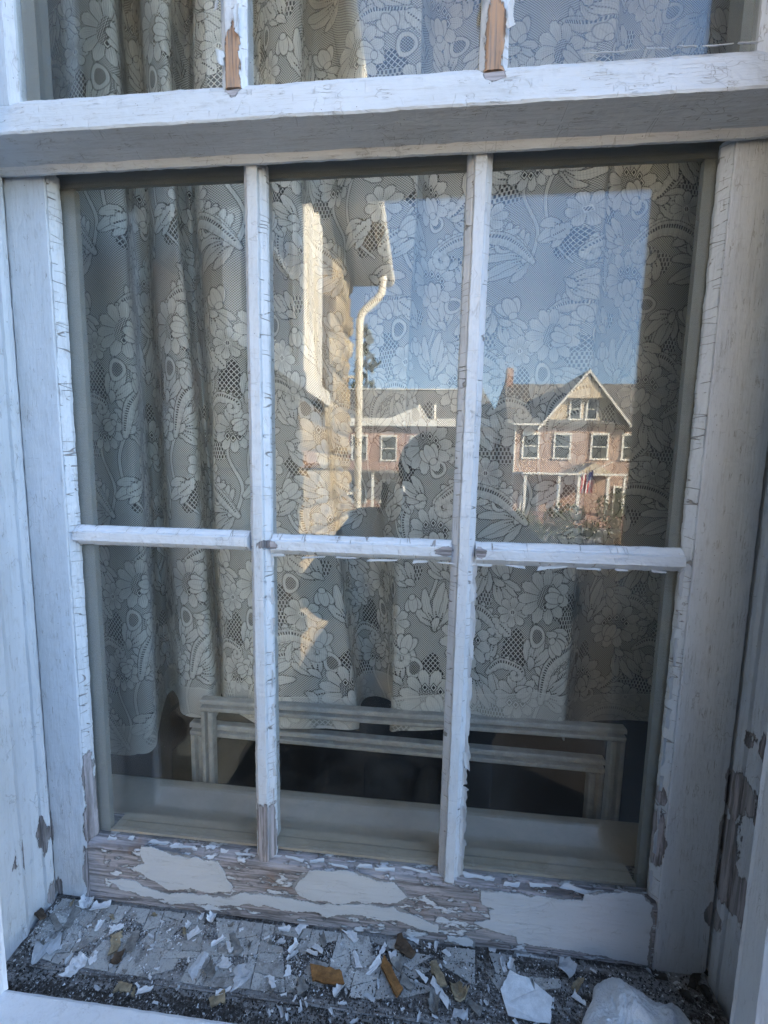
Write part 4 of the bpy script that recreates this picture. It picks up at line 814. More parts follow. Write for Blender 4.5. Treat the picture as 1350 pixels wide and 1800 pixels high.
for s_, W_ in ((-1, BV[11]), (1, BV[15])):
    for k in range(4):
        b0 = .012+k*.018; L_ = (.8, 1, .95, .75)[k]
        V_ = [Vector(W_), Vector(ph(s_*.052, b0+.004, -.016)), Vector(ph(s_*.046, b0, .002)), Vector(ph(s_*.040+(-s_)*.006*L_, b0-.001, .0125)), Vector(ph(s_*(.034-.016*L_), b0-.002, .0125))]
        skin_obj('finger', [tuple(v) for v in V_], [(0, 1), (1, 2), (2, 3), (3, 4)], [.016, .0100, .0088, .0080, .0066], M['skin'], person, 1)
    V_ = [Vector(W_), Vector(ph(s_*.046, .060, -.018)), Vector(ph(s_*.036, .040, -.0145)), Vector(ph(s_*.022, .018, -.0135))]
    skin_obj('thumb', [tuple(v) for v in V_], [(0, 1), (1, 2), (2, 3)], [.018, .0125, .0105, .0085], M['skin'], person, 1)
# ------------------------------------------------------------------ lace image and curtain
def lace_material():
    W, H = 1024, 1280; D = make_lace(W, H)
    img = bpy.data.images.new('lace_pattern', W, H, alpha=False, float_buffer=False); img.colorspace_settings.name = 'Non-Color'
    px = np.ones((H, W, 4), np.float32); px[..., :3] = D[::-1, :, None]; img.pixels.foreach_set(px.ravel()); img.update(); img.pack()
    n = NT('lace_net'); t = n.t
    uv = n.n('ShaderNodeUVMap'); uv.uv_map = 'lace'
    im = n.n('ShaderNodeTexImage'); im.image = img; im.interpolation = 'Linear'; im.extension = 'REPEAT'; n.l(uv.outputs[0], im.inputs[0])
    hem = n.n('ShaderNodeAttribute', attribute_name='hem').outputs['Fac']
    band = n.ramp(hem, .0515, .0525, 1, 0); seam = n.math('MULTIPLY', n.ramp(hem, .0505, .052), n.ramp(hem, .0545, .053))
    d = n.math('MAXIMUM', im.outputs[0], n.math('MULTIPLY', band, n.math('ADD', .66, n.math('MULTIPLY', im.outputs[0], .24))))
    d = n.math('MAXIMUM', d, n.math('MULTIPLY', seam, .95))
    c = n.mix(im.outputs[0], (.60, .59, .53), (.90, .885, .81))
    c = n.mix(n.ramp(n.noise(n.co, 6, 3), .3, .8, 0, .25), c, (.55, .53, .46))
    df = n.n('ShaderNodeBsdfDiffuse'); tl = n.n('ShaderNodeBsdfTranslucent'); n.l(c, df.inputs[0]); n.l(c, tl.inputs[0])
    b = n.bump(im.outputs[0], .0009, .8); n.l(b, df.inputs['Normal'])
    m = n.n('ShaderNodeMixShader'); m.inputs[0].default_value = .12; n.l(df.outputs[0], m.inputs[1]); n.l(tl.outputs[0], m.inputs[2])
    tr = n.n('ShaderNodeBsdfTransparent'); m2 = n.n('ShaderNodeMixShader')
    n.l(d, m2.inputs[0]); n.l(tr.outputs[0], m2.inputs[1]); n.l(m.outputs[0], m2.inputs[2]); n.l(m2.outputs[0], n.out.inputs[0])
    return n.mat
def catmull(K, sub):
    out = []
    for i in range(len(K)-1):
        p0, p1, p2, p3 = (np.array(K[max(0, min(len(K)-1, j))]) for j in (i-1, i, i+1, i+2))
        for q in range(sub):
            f = q/sub; out.append(.5*((2*p1)+(-p0+p2)*f+(2*p0-5*p1+4*p2-p3)*f*f+(-p0+3*p1-3*p2+p3)*f**3))
    out.append(np.array(K[-1], float)); return np.array(out)
def build_curtain():
    SUB = 7; zt = .72; zb = .20
    T = catmull([(a[0], a[1]) for a in FOLD_TOP], SUB); L = catmull([(a[0], a[1]) for a in FOLD_LOW], SUB)
    NS = len(T); NZ = 220
    # arc length measured on the lower row keeps the pattern from smearing
    s = np.zeros(NS)
    for i in range(1, NS): s[i] = s[i-1]+.5*(np.hypot(*(T[i]-T[i-1]))+np.hypot(*(L[i]-L[i-1])))
    V = []; UV = []; HE = []
    for j in range(NZ+1):
        for i in range(NS):
            hem_z = float(np.interp(i/SUB, range(len(HEM)), HEM)); top = 1.75
            z = hem_z+(top-hem_z)*(j/NZ)
            f = (z-zb)/(zt-zb); p = L[i]+(T[i]-L[i])*max(-.25, min(1.35, f))
            nv = noise.noise_vector(Vector((p[0]*7, z*3.2, p[1]*10)))
            x = p[0]+nv.x*.005; y = p[1]+nv.y*.006+.0015*math.sin(z*31+i*.2)
            V.append((x, y, z)); UV.append((s[i]/.325+.13, z/.406+.05+.02*nv.z)); HE.append(z-hem_z)
    F = [(j*NS+i, j*NS+i+1, (j+1)*NS+i+1, (j+1)*NS+i) for j in range(NZ) for i in range(NS-1)]
    me = bpy.data.meshes.new('lace_panel'); me.from_pydata(V, [], F)
    lay = me.uv_layers.new(name='lace'); idx = np.zeros(len(me.loops), np.int32); me.loops.foreach_get('vertex_index', idx)
    lay.data.foreach_set('uv', np.array(UV, np.float32)[idx].ravel())
    at = me.attributes.new('hem', 'FLOAT', 'POINT'); at.data.foreach_set('value', np.array(HE, np.float32))
    me.polygons.foreach_set('use_smooth', [True]*len(me.polygons)); me.materials.append(lace_material())
    link('lace_curtain', me, label='gathered off-white lace curtain with flowers and scrolls behind the window panes', cat='curtain')
build_curtain()

# ------------------------------------------------------------------ lower sash
# peeled spots: x, y, z, radii
PEEL += [(.2455, -.014, .055, .014, .02, .034), (.248, -.014, .028, .016, .02, .03), (.247, -.012, .415, .0, 1, 1)][:2]
PEEL += [(.2545, -.013, .4185, .013, .01, .0055), (.462, -.013, .4185, .011, .01, .0055), (.5, -.013, .4185, .006, .01, .006)]
PEEL += [(.008, -.010, .05, .009, .03, .055), (.004, -.012, -.04, .013, .02, .05), (.003, -.012, .10, .005, .03, .03), (.7180, -.008, .085, .007, .02, .035),
         (.7825, -.012, .00, .006, .02, .014), (.786, -.02, .10, .006, .02, .03), (-.045, -.02, -.07, .006, .02, .02)]
PEEL += [(.2415, -.054, .893, .0075, .014, .036), (.2415, -.054, .868, .008, .012, .007), (.4870, -.054, .895, .0095, .014, .036), (.4870, -.054, .867, .011, .012, .008), (.7870, -.03, .16, .007, .03, .03), (.789, -.03, .05, .008, .03, .03), (.7835, -.012, .07, .003, .02, .02), (.7890, -.05, .23, .004, .03, .02), (.7190, -.006, .14, .005, .02, .012), (.005, -.012, .02, .010, .03, .03), (-.051, -.03, .02, .004, .03, .03)]
sash = empty('lower_sash', (.366, 0, -.08), label='lower window sash with six panes and flaking white paint', cat='window sash')
def stile(name, x0, x1, xin, z0, z1, yf, parent, mat, sgn):
    # flat face, then putty slope from the arris down to the glass
    xs = x1-sgn*.0080
    pp = [(xs+sgn*.0002, yf+.0016), (xs+sgn*.0015, yf+.0012), (x1-sgn*.001, -.0052), (x1, -.0038), (x1, -.0002), (xs+sgn*.0002, -.0002)]
    MB().sweep(pp, 'z', .0070, .8338, .003, .0009, x1*77, .002).build('putty', M['putty'], parent, peel=True)
    prof = [(x0, yf), (xs-sgn*.001, yf), (xs, yf+.0008), (xs, .004), (xs, .032), (x0, .032)]
    return MB().sweep(prof, 'z', z0, z1, .004, .0005, x0*50).build(name, mat, parent, smooth=False, peel=True)
stile('stile', -.051, .0072, .0072, -.079, .86, -.012, sash, M['paint_z'], 1)
stile('stile', .784, .7168, .7168, -.083, .86, -.012, sash, M['paint_z'], -1)
# bottom rail, rising slightly proud of the stiles' ends
MB().sweep([(-.0125, -.079), (-.0128, -.001), (-.0105, .0025), (-.0015, .0065), (.002, .0065), (.032, .0065), (.032, -.079)], 'x', .0003, .7240, .004, .0006, 3).build('bottom_rail', M['old_rail'], sash, peel=True)
brail = [o for o in sash.children if o.name.startswith('bottom_rail')][0]
MB().sweep([(.0042, .8268), (.0042, .872), (.009, .872), (.009, .8268)], 'x', -.0007, .7246, .01, .0003, 9).build('top_rail', M['inner'], sash)
def muntin(axis, c, t0, t1, mat, w=.0133, fl=.0062, front=-.0148, tilt=0.0, seed=0):
    prof = [(-w, -.0015), (-w+.0008, -.0050), (-fl-.0024, -.0088), (-fl-.0004, -.0098), (-fl+.0002, front+.0008), (-fl+.001, front), (fl-.001, front), (fl-.0002, front+.0008), (fl+.0004, -.0098), (fl+.0024, -.0088), (w-.0008, -.0050), (w, -.0015), (w, .0), (.006, .0005), (.006, .03), (-.006, .03), (-.006, .0005), (-w, 0)]
    if axis == 'z': P = [(c+a, b) for a, b in prof]; off = lambda t: (tilt*(t-.4), 0)
    else: P = [(b, c+a) for a, b in prof]; off = lambda t: (0, tilt*(t-t0))
    return MB().sweep(P, axis, t0, t1, .003, .0006, seed, .003, off).build('muntin', mat, sash, peel=True)
mz1 = muntin('z', .2437, .0068, .835, M['muntin_z'], tilt=-.004, seed=1)
mz2 = muntin('z', .4817, .0068, .835, M['muntin_z'], tilt=.004, seed=2)
muntin('x', .4205, .0076, .2300, M['muntin_x'], front=-.0138, tilt=0.0, w=.0122, seed=3)
muntin('x', .4175, .2575, .4683, M['muntin_x'], front=-.0138, tilt=0, w=.0122, seed=4)
muntin('x', .4155, .4953, .7164, M['muntin_x'], front=-.0138, tilt=.004, w=.0132, seed=5)
def pane(x0, x1, z0, z1, y, parent):
    return MB().box(x0, x1, y, y+.003, z0, z1).build('glass_pane', M['glass'], parent)
for x0, x1 in ((.0074, .2370), (.2498, .4753), (.4877, .7166)):
    pane(x0, x1, .0067, .4115, .0008, sash); pane(x0, x1, .4255, .8300, .0008, sash)
# ragged paint left on the bare bottom rail (parts of the rail, 0.8 mm thick)
def ragged(pts, step=.0028, amp=.0012, seed=0):
    rnd = random.Random(seed); out = []
    for i in range(len(pts)):
        a = Vector(pts[i]); b = Vector(pts[(i+1) % len(pts)]); k = max(1, int((b-a).length/step)); d = (b-a).normalized() if (b-a).length > 1e-9 else Vector((1, 0)); nn = Vector((-d.y, d.x))
        for j in range(k):
            q = a.lerp(b, j/k)+nn*rnd.uniform(-amp, amp)+d*rnd.uniform(-.2, .2)*step; out.append((q.x, q.y))
    return out
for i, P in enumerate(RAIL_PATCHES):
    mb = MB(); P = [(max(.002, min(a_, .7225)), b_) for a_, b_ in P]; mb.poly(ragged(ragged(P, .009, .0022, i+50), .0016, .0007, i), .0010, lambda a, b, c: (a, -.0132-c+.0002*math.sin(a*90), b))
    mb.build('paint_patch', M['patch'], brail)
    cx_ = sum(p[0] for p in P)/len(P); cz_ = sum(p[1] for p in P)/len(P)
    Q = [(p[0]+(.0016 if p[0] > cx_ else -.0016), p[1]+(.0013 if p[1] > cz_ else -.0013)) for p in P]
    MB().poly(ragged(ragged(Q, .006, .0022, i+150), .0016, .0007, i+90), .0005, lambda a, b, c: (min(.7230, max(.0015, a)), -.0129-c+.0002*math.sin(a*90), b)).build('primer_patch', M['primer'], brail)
# curled flakes of paint
def flake_mesh(L, Wd, curl, seed, th=.0005, nx=6, ny=3, ragged_=.16):
    rnd = random.Random(seed); V = []; F = []; sk_ = rnd.uniform(-.35, .35); tp = rnd.uniform(-.45, .45)
    e0 = [rnd.uniform(-ragged_, ragged_) for _ in range(nx+1)]; e1 = [rnd.uniform(-ragged_, ragged_) for _ in range(nx+1)]
    a0, a1 = rnd.uniform(-.3, .3), rnd.uniform(-.3, .3)
    for k in (0, 1):
        for i in range(nx+1):
            u = i/nx-.5
            for j in range(ny+1):
                v = j/ny-.5; lo, hi = -.5+e0[i], .5+e1[i]; vv = lo+(hi-lo)*(j/ny); uu = u+(a0 if u < 0 else a1)*vv*(abs(u) > .45)*.7
                vv = vv*(1+tp*u*1.6)+sk_*u*.4
                z = curl*Wd*(4*vv*vv)+abs(curl)*.3*L*(u*u)+.10*Wd*noise.noise(Vector((u*3+seed, vv*3, 0)))+k*th+rnd.uniform(-.04, .04)*Wd*(k == 0)*0
                V.append((uu*L, vv*Wd, z))
    n = (nx+1)*(ny+1); idx = lambda k, i, j: k*n+i*(ny+1)+j
    for i in range(nx):
        for j in range(ny):
            F.append((idx(1, i, j), idx(1, i+1, j), idx(1, i+1, j+1), idx(1, i, j+1))); F.append((idx(0, i, j+1), idx(0, i+1, j+1), idx(0, i+1, j), idx(0, i, j)))
        F.append((idx(0, i, 0), idx(0, i+1, 0), idx(1, i+1, 0), idx(1, i, 0))); F.append((idx(0, i+1, ny), idx(0, i, ny), idx(1, i, ny), idx(1, i+1, ny)))
    for j in range(ny):
        F.append((idx(0, 0, j+1), idx(0, 0, j), idx(1, 0, j), idx(1, 0, j+1))); F.append((idx(0, nx, j), idx(0, nx, j+1), idx(1, nx, j+1), idx(1, nx, j)))
    me = bpy.data.meshes.new('paint_flake'); me.from_pydata(V, [], F); return me
def put(o, loc, rot, parent=None):
    o.location = Vector(loc)-(world_loc(parent) if parent else Vector((0, 0, 0))); o.rotation_euler = rot
rnd = random.Random(11)
# flaps standing off the putty: right edge of the second muntin, left edge of the first, under the cross muntins, right stile
def edge_flakes(parent, n, pos, size, face, seed, mat=None):
    r = random.Random(seed)
    for i in range(n):
        x, y, z = pos(i/max(1, n-1), r); L, Wd = size(r)
        me = flake_mesh(L, Wd, r.uniform(-.12, .22), r.random()*1e5, .0006); me.materials.append(mat or M['patch'])
        o = bpy.data.objects.new('paint_flake', me); COL.objects.link(o); o.parent = parent
        put(o, (x, y, z), face(r), parent)
edge_flakes(mz2, 17, lambda t, r: (.4938+(t*.0016)+r.uniform(-.001, .0012), -.0062+r.uniform(-.001, .001), .395-t*.37+r.uniform(-.003, .003)), lambda r: (r.uniform(.020, .030), r.uniform(.005, .0085)), lambda r: (R(90+r.uniform(-6, 6)), R(90+r.uniform(-6, 6)), R(r.uniform(-35, -5))), 5)
edge_flakes(mz1, 9, lambda t, r: (.2565+r.uniform(-.001, .001), -.0060, .395-t*.30+r.uniform(-.006, .006)), lambda r: (r.uniform(.012, .022), r.uniform(.004, .007)), lambda r: (R(90+r.uniform(-6, 6)), R(90+r.uniform(-6, 6)), R(r.uniform(-30, -8))), 6)
edge_flakes(sash, 10, lambda t, r: (.7172+r.uniform(-.0012, .001), -.0070, .395-t*.36+r.uniform(-.006, .006)), lambda r: (r.uniform(.018, .032), r.uniform(.005, .009)), lambda r: (R(90+r.uniform(-6, 6)), R(90+r.uniform(-5, 5)), R(r.uniform(10, 40))), 7)
edge_flakes(sash, 12, lambda t, r: (.27+t*.43+r.uniform(-.008, .008), -.0075, .4045+r.uniform(-.0015, .001)), lambda r: (r.uniform(.010, .045), r.uniform(.0018, .0036)), lambda r: (R(60+r.uniform(-15, 15)), R(r.uniform(-5, 5)), R(r.uniform(-4, 4))), 8)
# broken putty and loose paint along the foot of the panes
edge_flakes(brail, 22, lambda t, r: (.03+t*.66+r.uniform(-.01, .01), -.0062+r.uniform(-.003, .003), .0068+r.uniform(0, .001)), lambda r: (r.uniform(.006, .034), r.uniform(.002, .0045)), lambda r: (R(r.uniform(10, 50)), R(r.uniform(-5, 5)), R(r.uniform(-8, 8))), 10)
# hairline splits across the putty and face, cut as thin dark lines in the shader only

# seen through the glass: inner mouldings of the sash
inn = M['inner']
MB().sweep([(-.0007, .0042), (.0205, .0042), (.0205, .0075), (.0190, .009), (.0190, .013), (-.0007, .013)], 'z', .0072, .8262, .02, .0002).build('inner_moulding', inn, sash)
MB().sweep([(.7246, .0042), (.7075, .0042), (.7075, .0075), (.7088, .009), (.7088, .013), (.7246, .013)], 'z', .0072, .8262, .02, .0002).build('inner_moulding', inn, sash)
MB().sweep([(.0043, .0071), (.0043, .0105), (.009, .0105), (.011, .0088), (.020, .0088), (.023, .0078), (.034, .0078), (.034, .0071)], 'x', .0207, .7073, .02, .0002).build('inner_moulding', M['stool'], sash)

# ------------------------------------------------------------------ upper sash
up = empty('upper_sash', (.366, -.02, .834), label='upper window sash whose crazed bottom rail overhangs the lower panes', cat='window sash')
YF = -.0595
MB().sweep([(YF, .8355), (YF-.0010, .8375), (YF+.0055, .8670), (YF+.008, .8692), (-.048, .875), (-.046, .876), (-.0160, .876), (-.0156, .8300), (-.0165, .8268), (-.0195, .8266), (-.0215, .8290), (-.0235, .8325)], 'x', -.0510, .7855, .004, .0006, 12, .005).build('meeting_rail', M['rail_x'], up, peel=True)
for x0, x1, s_ in ((-.051, .0125, 1), (.7855, .7105, -1)):
    MB().sweep([(x0, YF+.0072), (x1-s_*.008, YF+.0072), (x1, -.0475), (x1, -.018), (x0, -.018)], 'z', .8690, 1.30, .005, .0005, x0*9).build('stile', M['paint_z'], up, peel=True)
for c in (.2415, .4865):
    w = .0128
    MB().sweep([(c-w, -.0485), (c-.006, -.0540), (c+.006, -.0540), (c+w, -.0485), (c+w, -.046), (c+.006, -.0455), (c+.006, -.018), (c-.006, -.018), (c-.006, -.0455), (c-w, -.046)], 'z', .8695, 1.30, .003, .0006, c*9, .003).build('muntin', M['muntin_up'], up, peel=True)
MB().sweep([(YF, 1.30), (YF, 1.36), (-.018, 1.36), (-.018, 1.30)], 'x', -.051, .7855, .01, .0005).build('top_rail', M['rail_x'], up, peel=True)
for x0, x1 in ((.0130, .2350), (.2480, .4800), (.4930, .7100)):
    MB().box(x0, x1, -.0452, -.0422, .8765, 1.2995).build('glass_pane', M['glass'], up)
MB().sweep([(.0130, -.040), (.028, -.040), (.024, -.03), (.022, -.018), (.0130, -.018)], 'z', .8768, 1.299, .02, .0002).build('inner_moulding', inn, up)
MB().sweep([(.7100, -.040), (.701, -.040), (.701, -.03), (.703, -.018), (.7100, -.018)], 'z', .8768, 1.299, .02, .0002).build('inner_moulding', inn, up)
edge_flakes(up, 6, lambda t, r: (.575+t*.125, -.053, .8765+r.uniform(0, .001)), lambda r: (r.uniform(.016, .026), .003), lambda r: (R(r.uniform(20, 50)), R(r.uniform(-4, 4)), R(r.uniform(-4, 4))), 21)
edge_flakes(up, 7, lambda t, r: ((.2300, .2470, .4745, .4985)[int(t*3.99)]+r.uniform(-.001, .001), -.056, .885+r.uniform(0, .06)), lambda r: (r.uniform(.012, .024), r.uniform(.003, .006)), lambda r: (R(90+r.uniform(-8, 8)), R(90+r.uniform(-8, 8)), R(r.uniform(-30, 30))), 22)

# ------------------------------------------------------------------ window frame: jambs, beads, sill, outer casing
fr = empty('window_frame', (.366, -.06, -.12), label='old white window frame with sill and outer casing around both sashes', cat='window frame')
# left jamb with parting bead, sash channel and outer stop
MB().sweep([(-.0535, .034), (-.0535, -.013), (-.0505, -.0135), (-.0480, -.0165), (-.0480, -.0215), (-.0505, -.0245), (-.0540, -.0250), (-.0560, -.034), (-.0545, -.0470), (-.0500, -.0510), (-.0480, -.0560), (-.0500, -.0610), (-.0500, -.1180), (-.085, -.1180), (-.085, .034)], 'z', -.115, 1.36, .005, .0006, 31, .005).build('jamb', M['jamb'], fr, peel=True)
MB().sweep([(.7885, .034), (.7885, -.012), (.7865, -.0130), (.7850, -.0160), (.7850, -.0215), (.7870, -.0245), (.7905, -.0250), (.7925, -.034), (.7910, -.0450), (.7930, -.0480), (.7930, -.1180), (.825, -.1180), (.825, .034)], 'z', -.115, 1.36, .005, .0006, 37, .005).build('jamb', M['jamb'], fr, peel=True)
MB().sweep([(-.118, 1.36), (-.118, 1.40), (.034, 1.40), (.034, 1.36)], 'x', -.05, .79, .02, .0004).build('head', M['jamb'], fr, peel=True)
# outer casing, standing in front of the jambs
def casing(prof, axis, t0, t1, sd_):
    return MB().sweep(prof, axis, t0, t1, .006, .0004, sd_, .006).build('casing', M['trim'], fr)
casing([(-.0045, -.1215), (-.0020, -.1190), (-.010, -.1185), (-.130, -.1185), (-.130, -.165), (-.050, -.165), (-.030, -.150), (-.010, -.1460), (-.0045, -.1400)], 'z', -.0640, 1.37, 41)
casing([(.7265, -.1215), (.7250, -.1195), (.733, -.1185), (.86, -.1185), (.86, -.165), (.79, -.165), (.765, -.150), (.735, -.1460), (.7265, -.1400)], 'z', -.0625, 1.37, 42)
casing([(-.1185, -.115), (-.1188, -.0655), (-.1215, -.0640), (-.150, -.0650), (-.165, -.068), (-.165, -.115)], 'x', -.130, .86, 43)
casing([(-.1185, 1.3725), (-.1185, 1.47), (-.165, 1.47), (-.165, 1.3725)], 'x', -.130, .86, 44)
def sillz(y): return -.0835+(y+.012)*.10
sl = MB().sweep([(.034, sillz(.034)), (-.1180, sillz(-.118)), (-.1180, -.125), (.034, -.125)], 'x', -.0495, .7845, .004, .0007, 50, .004).build('sill', M['sill'], fr)
MB().sweep([(-.0830, sillz(-.083)-.001), (-.0830, sillz(-.083)+.0018), (-.0815, sillz(-.08)+.0022), (-.0800, sillz(-.08)+.0005), (-.0800, sillz(-.08)-.001)], 'x', -.0480, .7700, .005, .0006, 51).build('storm_track', M['sill'], sl)
# old paint, cracked into plates
def clip_plate(cx, cy, w, h, r):
    k = r.randint(5, 8); return [(cx+w*.5*math.cos(2*math.pi*i/k+.4)*r.uniform(.85, 1.2), cy+h*.5*math.sin(2*math.pi*i/k+.4)*r.uniform(.85, 1.2)) for i in range(k)]
r = random.Random(8)
def split(P, depth):
    A = abs(sum(P[i][0]*P[(i+1) % len(P)][1]-P[(i+1) % len(P)][0]*P[i][1] for i in range(len(P))))/2
    if depth == 0 or A < .00028*(1+2.2*r.random()): return [P]
    cx = sum(p[0] for p in P)/len(P); cy = sum(p[1] for p in P)/len(P); wx = max(p[0] for p in P)-min(p[0] for p in P); wy = max(p[1] for p in P)-min(p[1] for p in P)
    an = (math.pi/2 if wx > wy*1.9 else 0)+r.gauss(0, .28); n_ = Vector((-math.sin(an), math.cos(an))); c = Vector((cx+r.gauss(0, wx*.13), cy+r.gauss(0, wy*.10)))
    def half(sg):
        out = []
        for i in range(len(P)):
            p, q = Vector(P[i]), Vector(P[(i+1) % len(P)]); dp, dq = (p-c).dot(n_)*sg, (q-c).dot(n_)*sg
            if dp >= 0: out.append(tuple(p))
            if dp*dq < 0: out.append(tuple(p.lerp(q, dp/(dp-dq))))
        return out
    a_, b_ = half(1), half(-1)
    if len(a_) < 3 or len(b_) < 3: return [P]
    return split(a_, depth-1)+split(b_, depth-1)
cells = split([(-.040, -.0145), (.30, -.0145), (.62, -.0150), (.61, -.040), (.40, -.070), (.20, -.0790), (.02, -.0785), (-.035, -.0740)], 9)
for i, P in enumerate(cells):
    cx = sum(p[0] for p in P)/len(P); cy = sum(p[1] for p in P)/len(P); keep = .90 if cx < .27 else (.62 if cx < .42 else .42)
    if cy < -.066: keep *= .7
    if r.random() > keep: continue
    g_ = .00045; Q = [(p[0]+(cx-p[0])*g_/max(.004, math.hypot(cx-p[0], cy-p[1]))*1.6, p[1]+(cy-p[1])*g_/max(.004, math.hypot(cx-p[0], cy-p[1]))*1.6) for p in P]
    lift = r.uniform(0, .0008); tx, ty = r.uniform(-.025, .025), r.uniform(-.05, .05)
    MB().poly(ragged(Q, .0022, .00045, 300+i), .0010, lambda a, b, c: (a, b, sillz(b)+.0007+lift+c+tx*(a-cx)+ty*(b-cy))).build('paint_plate', M['plate'], sl)

# ------------------------------------------------------------------ debris on the sill
HEAP = empty
rr = random.Random(99)
for i, (x, y, L, Wd, ang, c, lab) in enumerate(CHIPS):
    thick = {'o': .0028, 't': .0022, 'b': .0026, 'g': .0009, 'd': .0012}.get(c, .0007)
    me = flake_mesh(L, Wd, {'o': .16, 'b': .2}.get(c, rr.uniform(-.16, .42)), i*17+5, thick, 7, 3, .10 if c in 'ob' else .17); me.materials.append(M['chip_'+c])
    name = {'o': 'caulk_strip', 'b': 'old_paint_slab', 't': 'tan_chip', 'd': 'wood_splinter'}.get(c, 'paint_chip')
    o = bpy.data.objects.new(name, me); COL.objects.link(o)
    tilt = rr.uniform(.04, .30); o.location = (x, y, sillz(y)+.0026+math.sin(tilt)*Wd*.30); o.rotation_euler = (rr.uniform(-tilt, tilt), -rr.uniform(-.12, .25), ang)
    tag(o, label=lab, cat={'caulk_strip': 'caulk strip', 'wood_splinter': 'splinter'}.get(name, 'paint chip'), group='larger bits of paint and caulk on the sill')
# biggest sheet, with its split
P = [(.5535, -.0335), (.5610, -.0362), (.5752, -.0372), (.5775, -.047), (.5795, -.0392), (.5965, -.052), (.5925, -.0605), (.5885, -.0715), (.5650, -.0720), (.5440, -.0700), (.5420, -.0600), (.5385, -.0500)]
me = MB(); me.poly(ragged(P, .004, .0006, 77), .0008, lambda a, b, c: (a, b, sillz(b)+.0040+.35*(b+.07)*.12+c+.0012*math.sin(a*160)))
me.build('paint_sheet', M['chip_w'], label='largest sheet of white paint, split at its upper edge, left of the white padding', cat='paint chip')
# small flakes that share one look
GRP = 'small white flakes scattered in the sill debris'; protos = []
for k in range(14):
    me = flake_mesh(rr.uniform(.004, .011), rr.uniform(.0016, .0045), rr.uniform(-.2, .5), 700+k, .0005, 4, 2, .25); me.materials.append(M['chip_'+'wwppwggtpg'[k % 10]]); protos.append(me)
for i in range(170):
    x = rr.uniform(-.04, .60) if rr.random() < .85 else rr.uniform(.60, .77); y = -.014-.084*rr.random()**.9
    if .635 < x < .735 and y < -.03: continue
    o = bpy.data.objects.new('paint_flake', protos[i % 14]); COL.objects.link(o)
    o.location = (x, y, sillz(y)+.0022+rr.uniform(0, .0012)); o.rotation_euler = (rr.uniform(-.4, .4), rr.uniform(-.3, .3), rr.uniform(0, 6.28))
    tag(o, label='small flake of old paint lying among the crumbs on the window sill', cat='paint flake', group=GRP)
def grit(name, n, size, mat, dist, seed, label):
    r = random.Random(seed); V = []; F = []
    for i in range(n):
        x, y = dist(r); z = sillz(y)+.0009+r.random()*.0012; s = size*r.uniform(.4, 1.5); k = len(V)
        ax = [Vector((r.gauss(0, 1), r.gauss(0, 1), r.gauss(0, .6))).normalized()*s for _ in range(4)]
        V += [tuple(Vector((x, y, z))+a) for a in ax]; F += [(k, k+1, k+2), (k, k+3, k+1), (k+1, k+3, k+2), (k, k+2, k+3)]
    me = bpy.data.meshes.new(name); me.from_pydata(V, [], F); me.materials.append(mat)
    link(name, me, label=label, cat='debris', kind='stuff')
trough = lambda r: (r.uniform(-.045, .78), -.083-.033*r.random())
anywhere = lambda r: (-.045+.82*r.random(), -.014-.10*r.random())
leftish = lambda r: (-.045+.45*r.random()**1.3, -.014-.03*r.random()-.03*r.random())
rightish = lambda r: (.30+.48*r.random()**.8, -.020-.09*r.random())
grit('dark_grit', 15000, .0012, M['chip_d'], lambda r: trough(r) if r.random() < .42 else (rightish(r) if r.random() < .65 else anywhere(r)), 1, 'dark gritty dirt packed in the trough and right half of the sill')
grit('grey_crumbs', 9000, .0012, M['plate'], lambda r: leftish(r) if r.random() < .5 else anywhere(r), 2, 'grey crumbs of paint spread over the sill')
grit('white_crumbs', 3600, .0012, M['chip_w'], lambda r: leftish(r) if r.random() < .45 else anywhere(r), 3, 'tiny white crumbs of paint spread over the sill')
# wad of white padding, lower right
def wad():
    nx, ny = 170, 120; V = []; F = []
    for j in range(ny+1):
        for i in range(nx+1):
            u = i/nx*2-1; v = j/ny*2-1; x = .686+u*.062; y = -.0775+v*.041
            rim = max(0, 1-(abs(u)**2.3+abs(v)**2.3)); h = rim**.36*(.030-.016*abs(u+.30)-.007*max(0, -v))*(1+.55*noise.noise(Vector((x*45, y*45, 1)))+.12*noise.noise(Vector((x*120, y*120, 4))))
            wob = noise.noise_vector(Vector((x*34, y*34, 3)))*.012
            fz = noise.noise(Vector((x*1500, y*1500, 0)))*.0011+noise.noise(Vector((x*420, y*420, 7)))*.0016+abs(noise.noise(Vector((x*95, y*95, 2))))*.006*rim
            V.append((x+wob.x, y+wob.y, sillz(y)+.001+h+fz))
    for j in range(ny):
        for i in range(nx):
            if abs((i+.5)/nx*2-1)**2.3+abs((j+.5)/ny*2-1)**2.3 < .995: a = j*(nx+1)+i; F.append((a, a+1, a+nx+2, a+nx+1))
    k = len(V); V += [(v[0], v[1], sillz(v[1])+.0003) for v in V[:k]]
    F += [tuple(q+k for q in f[::-1]) for f in F]
    me = bpy.data.meshes.new('padding_wad'); me.from_pydata(V, [], F); me.polygons.foreach_set('use_smooth', [True]*len(me.polygons))
    link('padding_wad', me, make_plain('white_fleece', (.90, .91, .92), .98, .07, 700, .0012), label='crumpled wad of fluffy white padding in the right corner of the sill', cat='padding')
wad()

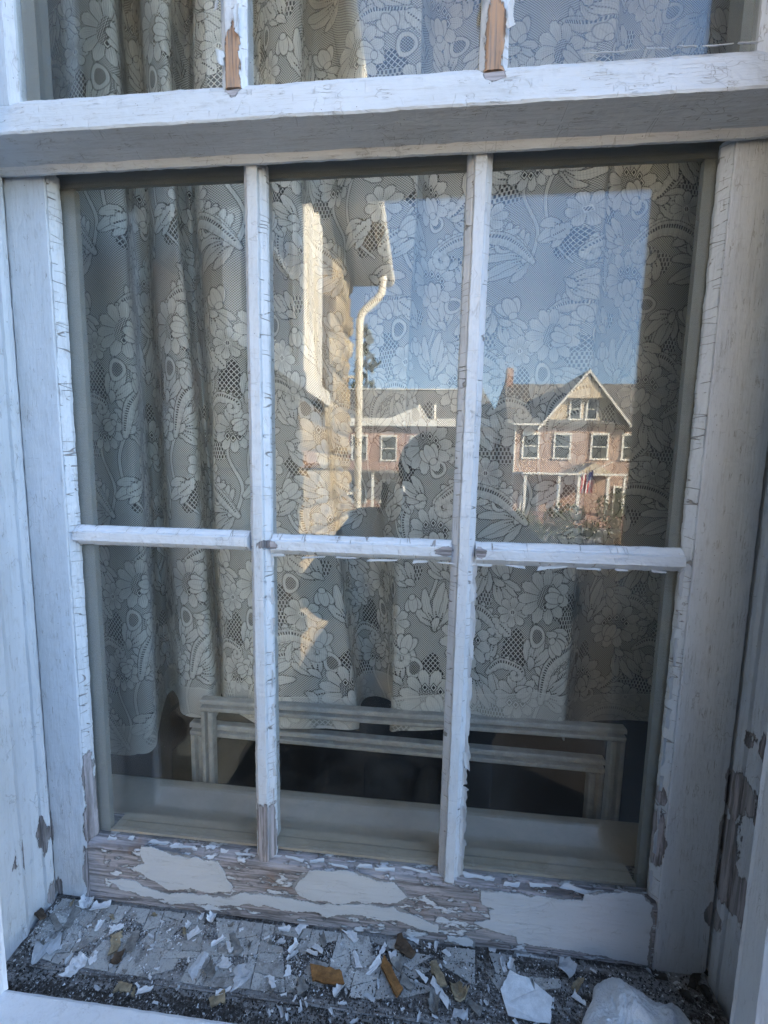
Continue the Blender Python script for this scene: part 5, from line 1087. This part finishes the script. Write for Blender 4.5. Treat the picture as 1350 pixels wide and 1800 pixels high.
# ------------------------------------------------------------------ indoors: board, leaning frames, dark room
MB().sweep([(.0345, -.045), (.0345, -.0135), (.037, -.0105), (.118, -.0105), (.122, -.013), (.122, -.045)], 'x', -.10, .84, .02, .0002).build('window_board', M['stool'], label='grey painted window board inside the window below the curtain', cat='window board')
def leaning_frame(x0, x1, y, z0, z1, w, skew, label, name):
    t = empty(name, ((x0+x1)/2, y, z0), label=label, cat='wooden frame', group='empty frames leaning behind the window board')
    sk = lambda x: skew*(x-x0)
    def rail(za, zb):
        P = [(y, za), (y-.0015, za+.003), (y-.0015, za+(zb-za)*.35), (y+.006, za+(zb-za)*.42), (y+.006, za+(zb-za)*.6), (y-.002, za+(zb-za)*.68), (y-.002, zb-.002), (y, zb), (y+.012, zb), (y+.012, za)]
        MB().sweep(P, 'x', x0, x1, .02, .0003, za*9, .01, lambda tt: (0, sk(tt))).build('rail', M['frame'], t)
    rail(z1-w, z1); rail(z0, z0+w)
    for s_, xa in ((1, x0), (-1, x1)):
        P = [(xa, y), (xa+s_*.003, y-.0018), (xa+s_*w*.35, y-.0018), (xa+s_*w*.42, y+.006), (xa+s_*w*.6, y+.006), (xa+s_*w*.68, y-.0022), (xa+s_*(w-.002), y-.0022), (xa+s_*w, y), (xa+s_*w, y+.012), (xa, y+.012)]
        MB().sweep(P, 'z', z0+w+.0005, z1-w-.0005+sk(xa), .02, .0003, xa*7, .01).build('stile', M['frame'], t)
leaning_frame(.0790, .7500, .1330, -.50, .1255, .0205, .004, 'nearer pale wooden frame standing behind the window board', 'wooden_frame')
leaning_frame(.0475, .7330, .1530, -.50, .0690, .0225, -.012, 'farther pale wooden frame, lower and a little to the left of the nearer one', 'wooden_frame')
def closed_room():
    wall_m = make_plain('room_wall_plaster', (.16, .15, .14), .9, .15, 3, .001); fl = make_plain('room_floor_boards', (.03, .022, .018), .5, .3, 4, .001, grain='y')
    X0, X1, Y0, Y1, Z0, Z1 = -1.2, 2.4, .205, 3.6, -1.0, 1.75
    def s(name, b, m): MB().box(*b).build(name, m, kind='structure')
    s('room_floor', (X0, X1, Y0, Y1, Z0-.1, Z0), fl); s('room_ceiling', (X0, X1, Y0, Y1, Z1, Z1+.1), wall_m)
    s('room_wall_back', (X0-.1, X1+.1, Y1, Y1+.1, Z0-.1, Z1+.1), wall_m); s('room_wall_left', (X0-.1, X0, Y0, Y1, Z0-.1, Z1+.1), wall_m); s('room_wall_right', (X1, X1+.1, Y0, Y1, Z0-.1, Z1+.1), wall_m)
closed_room()
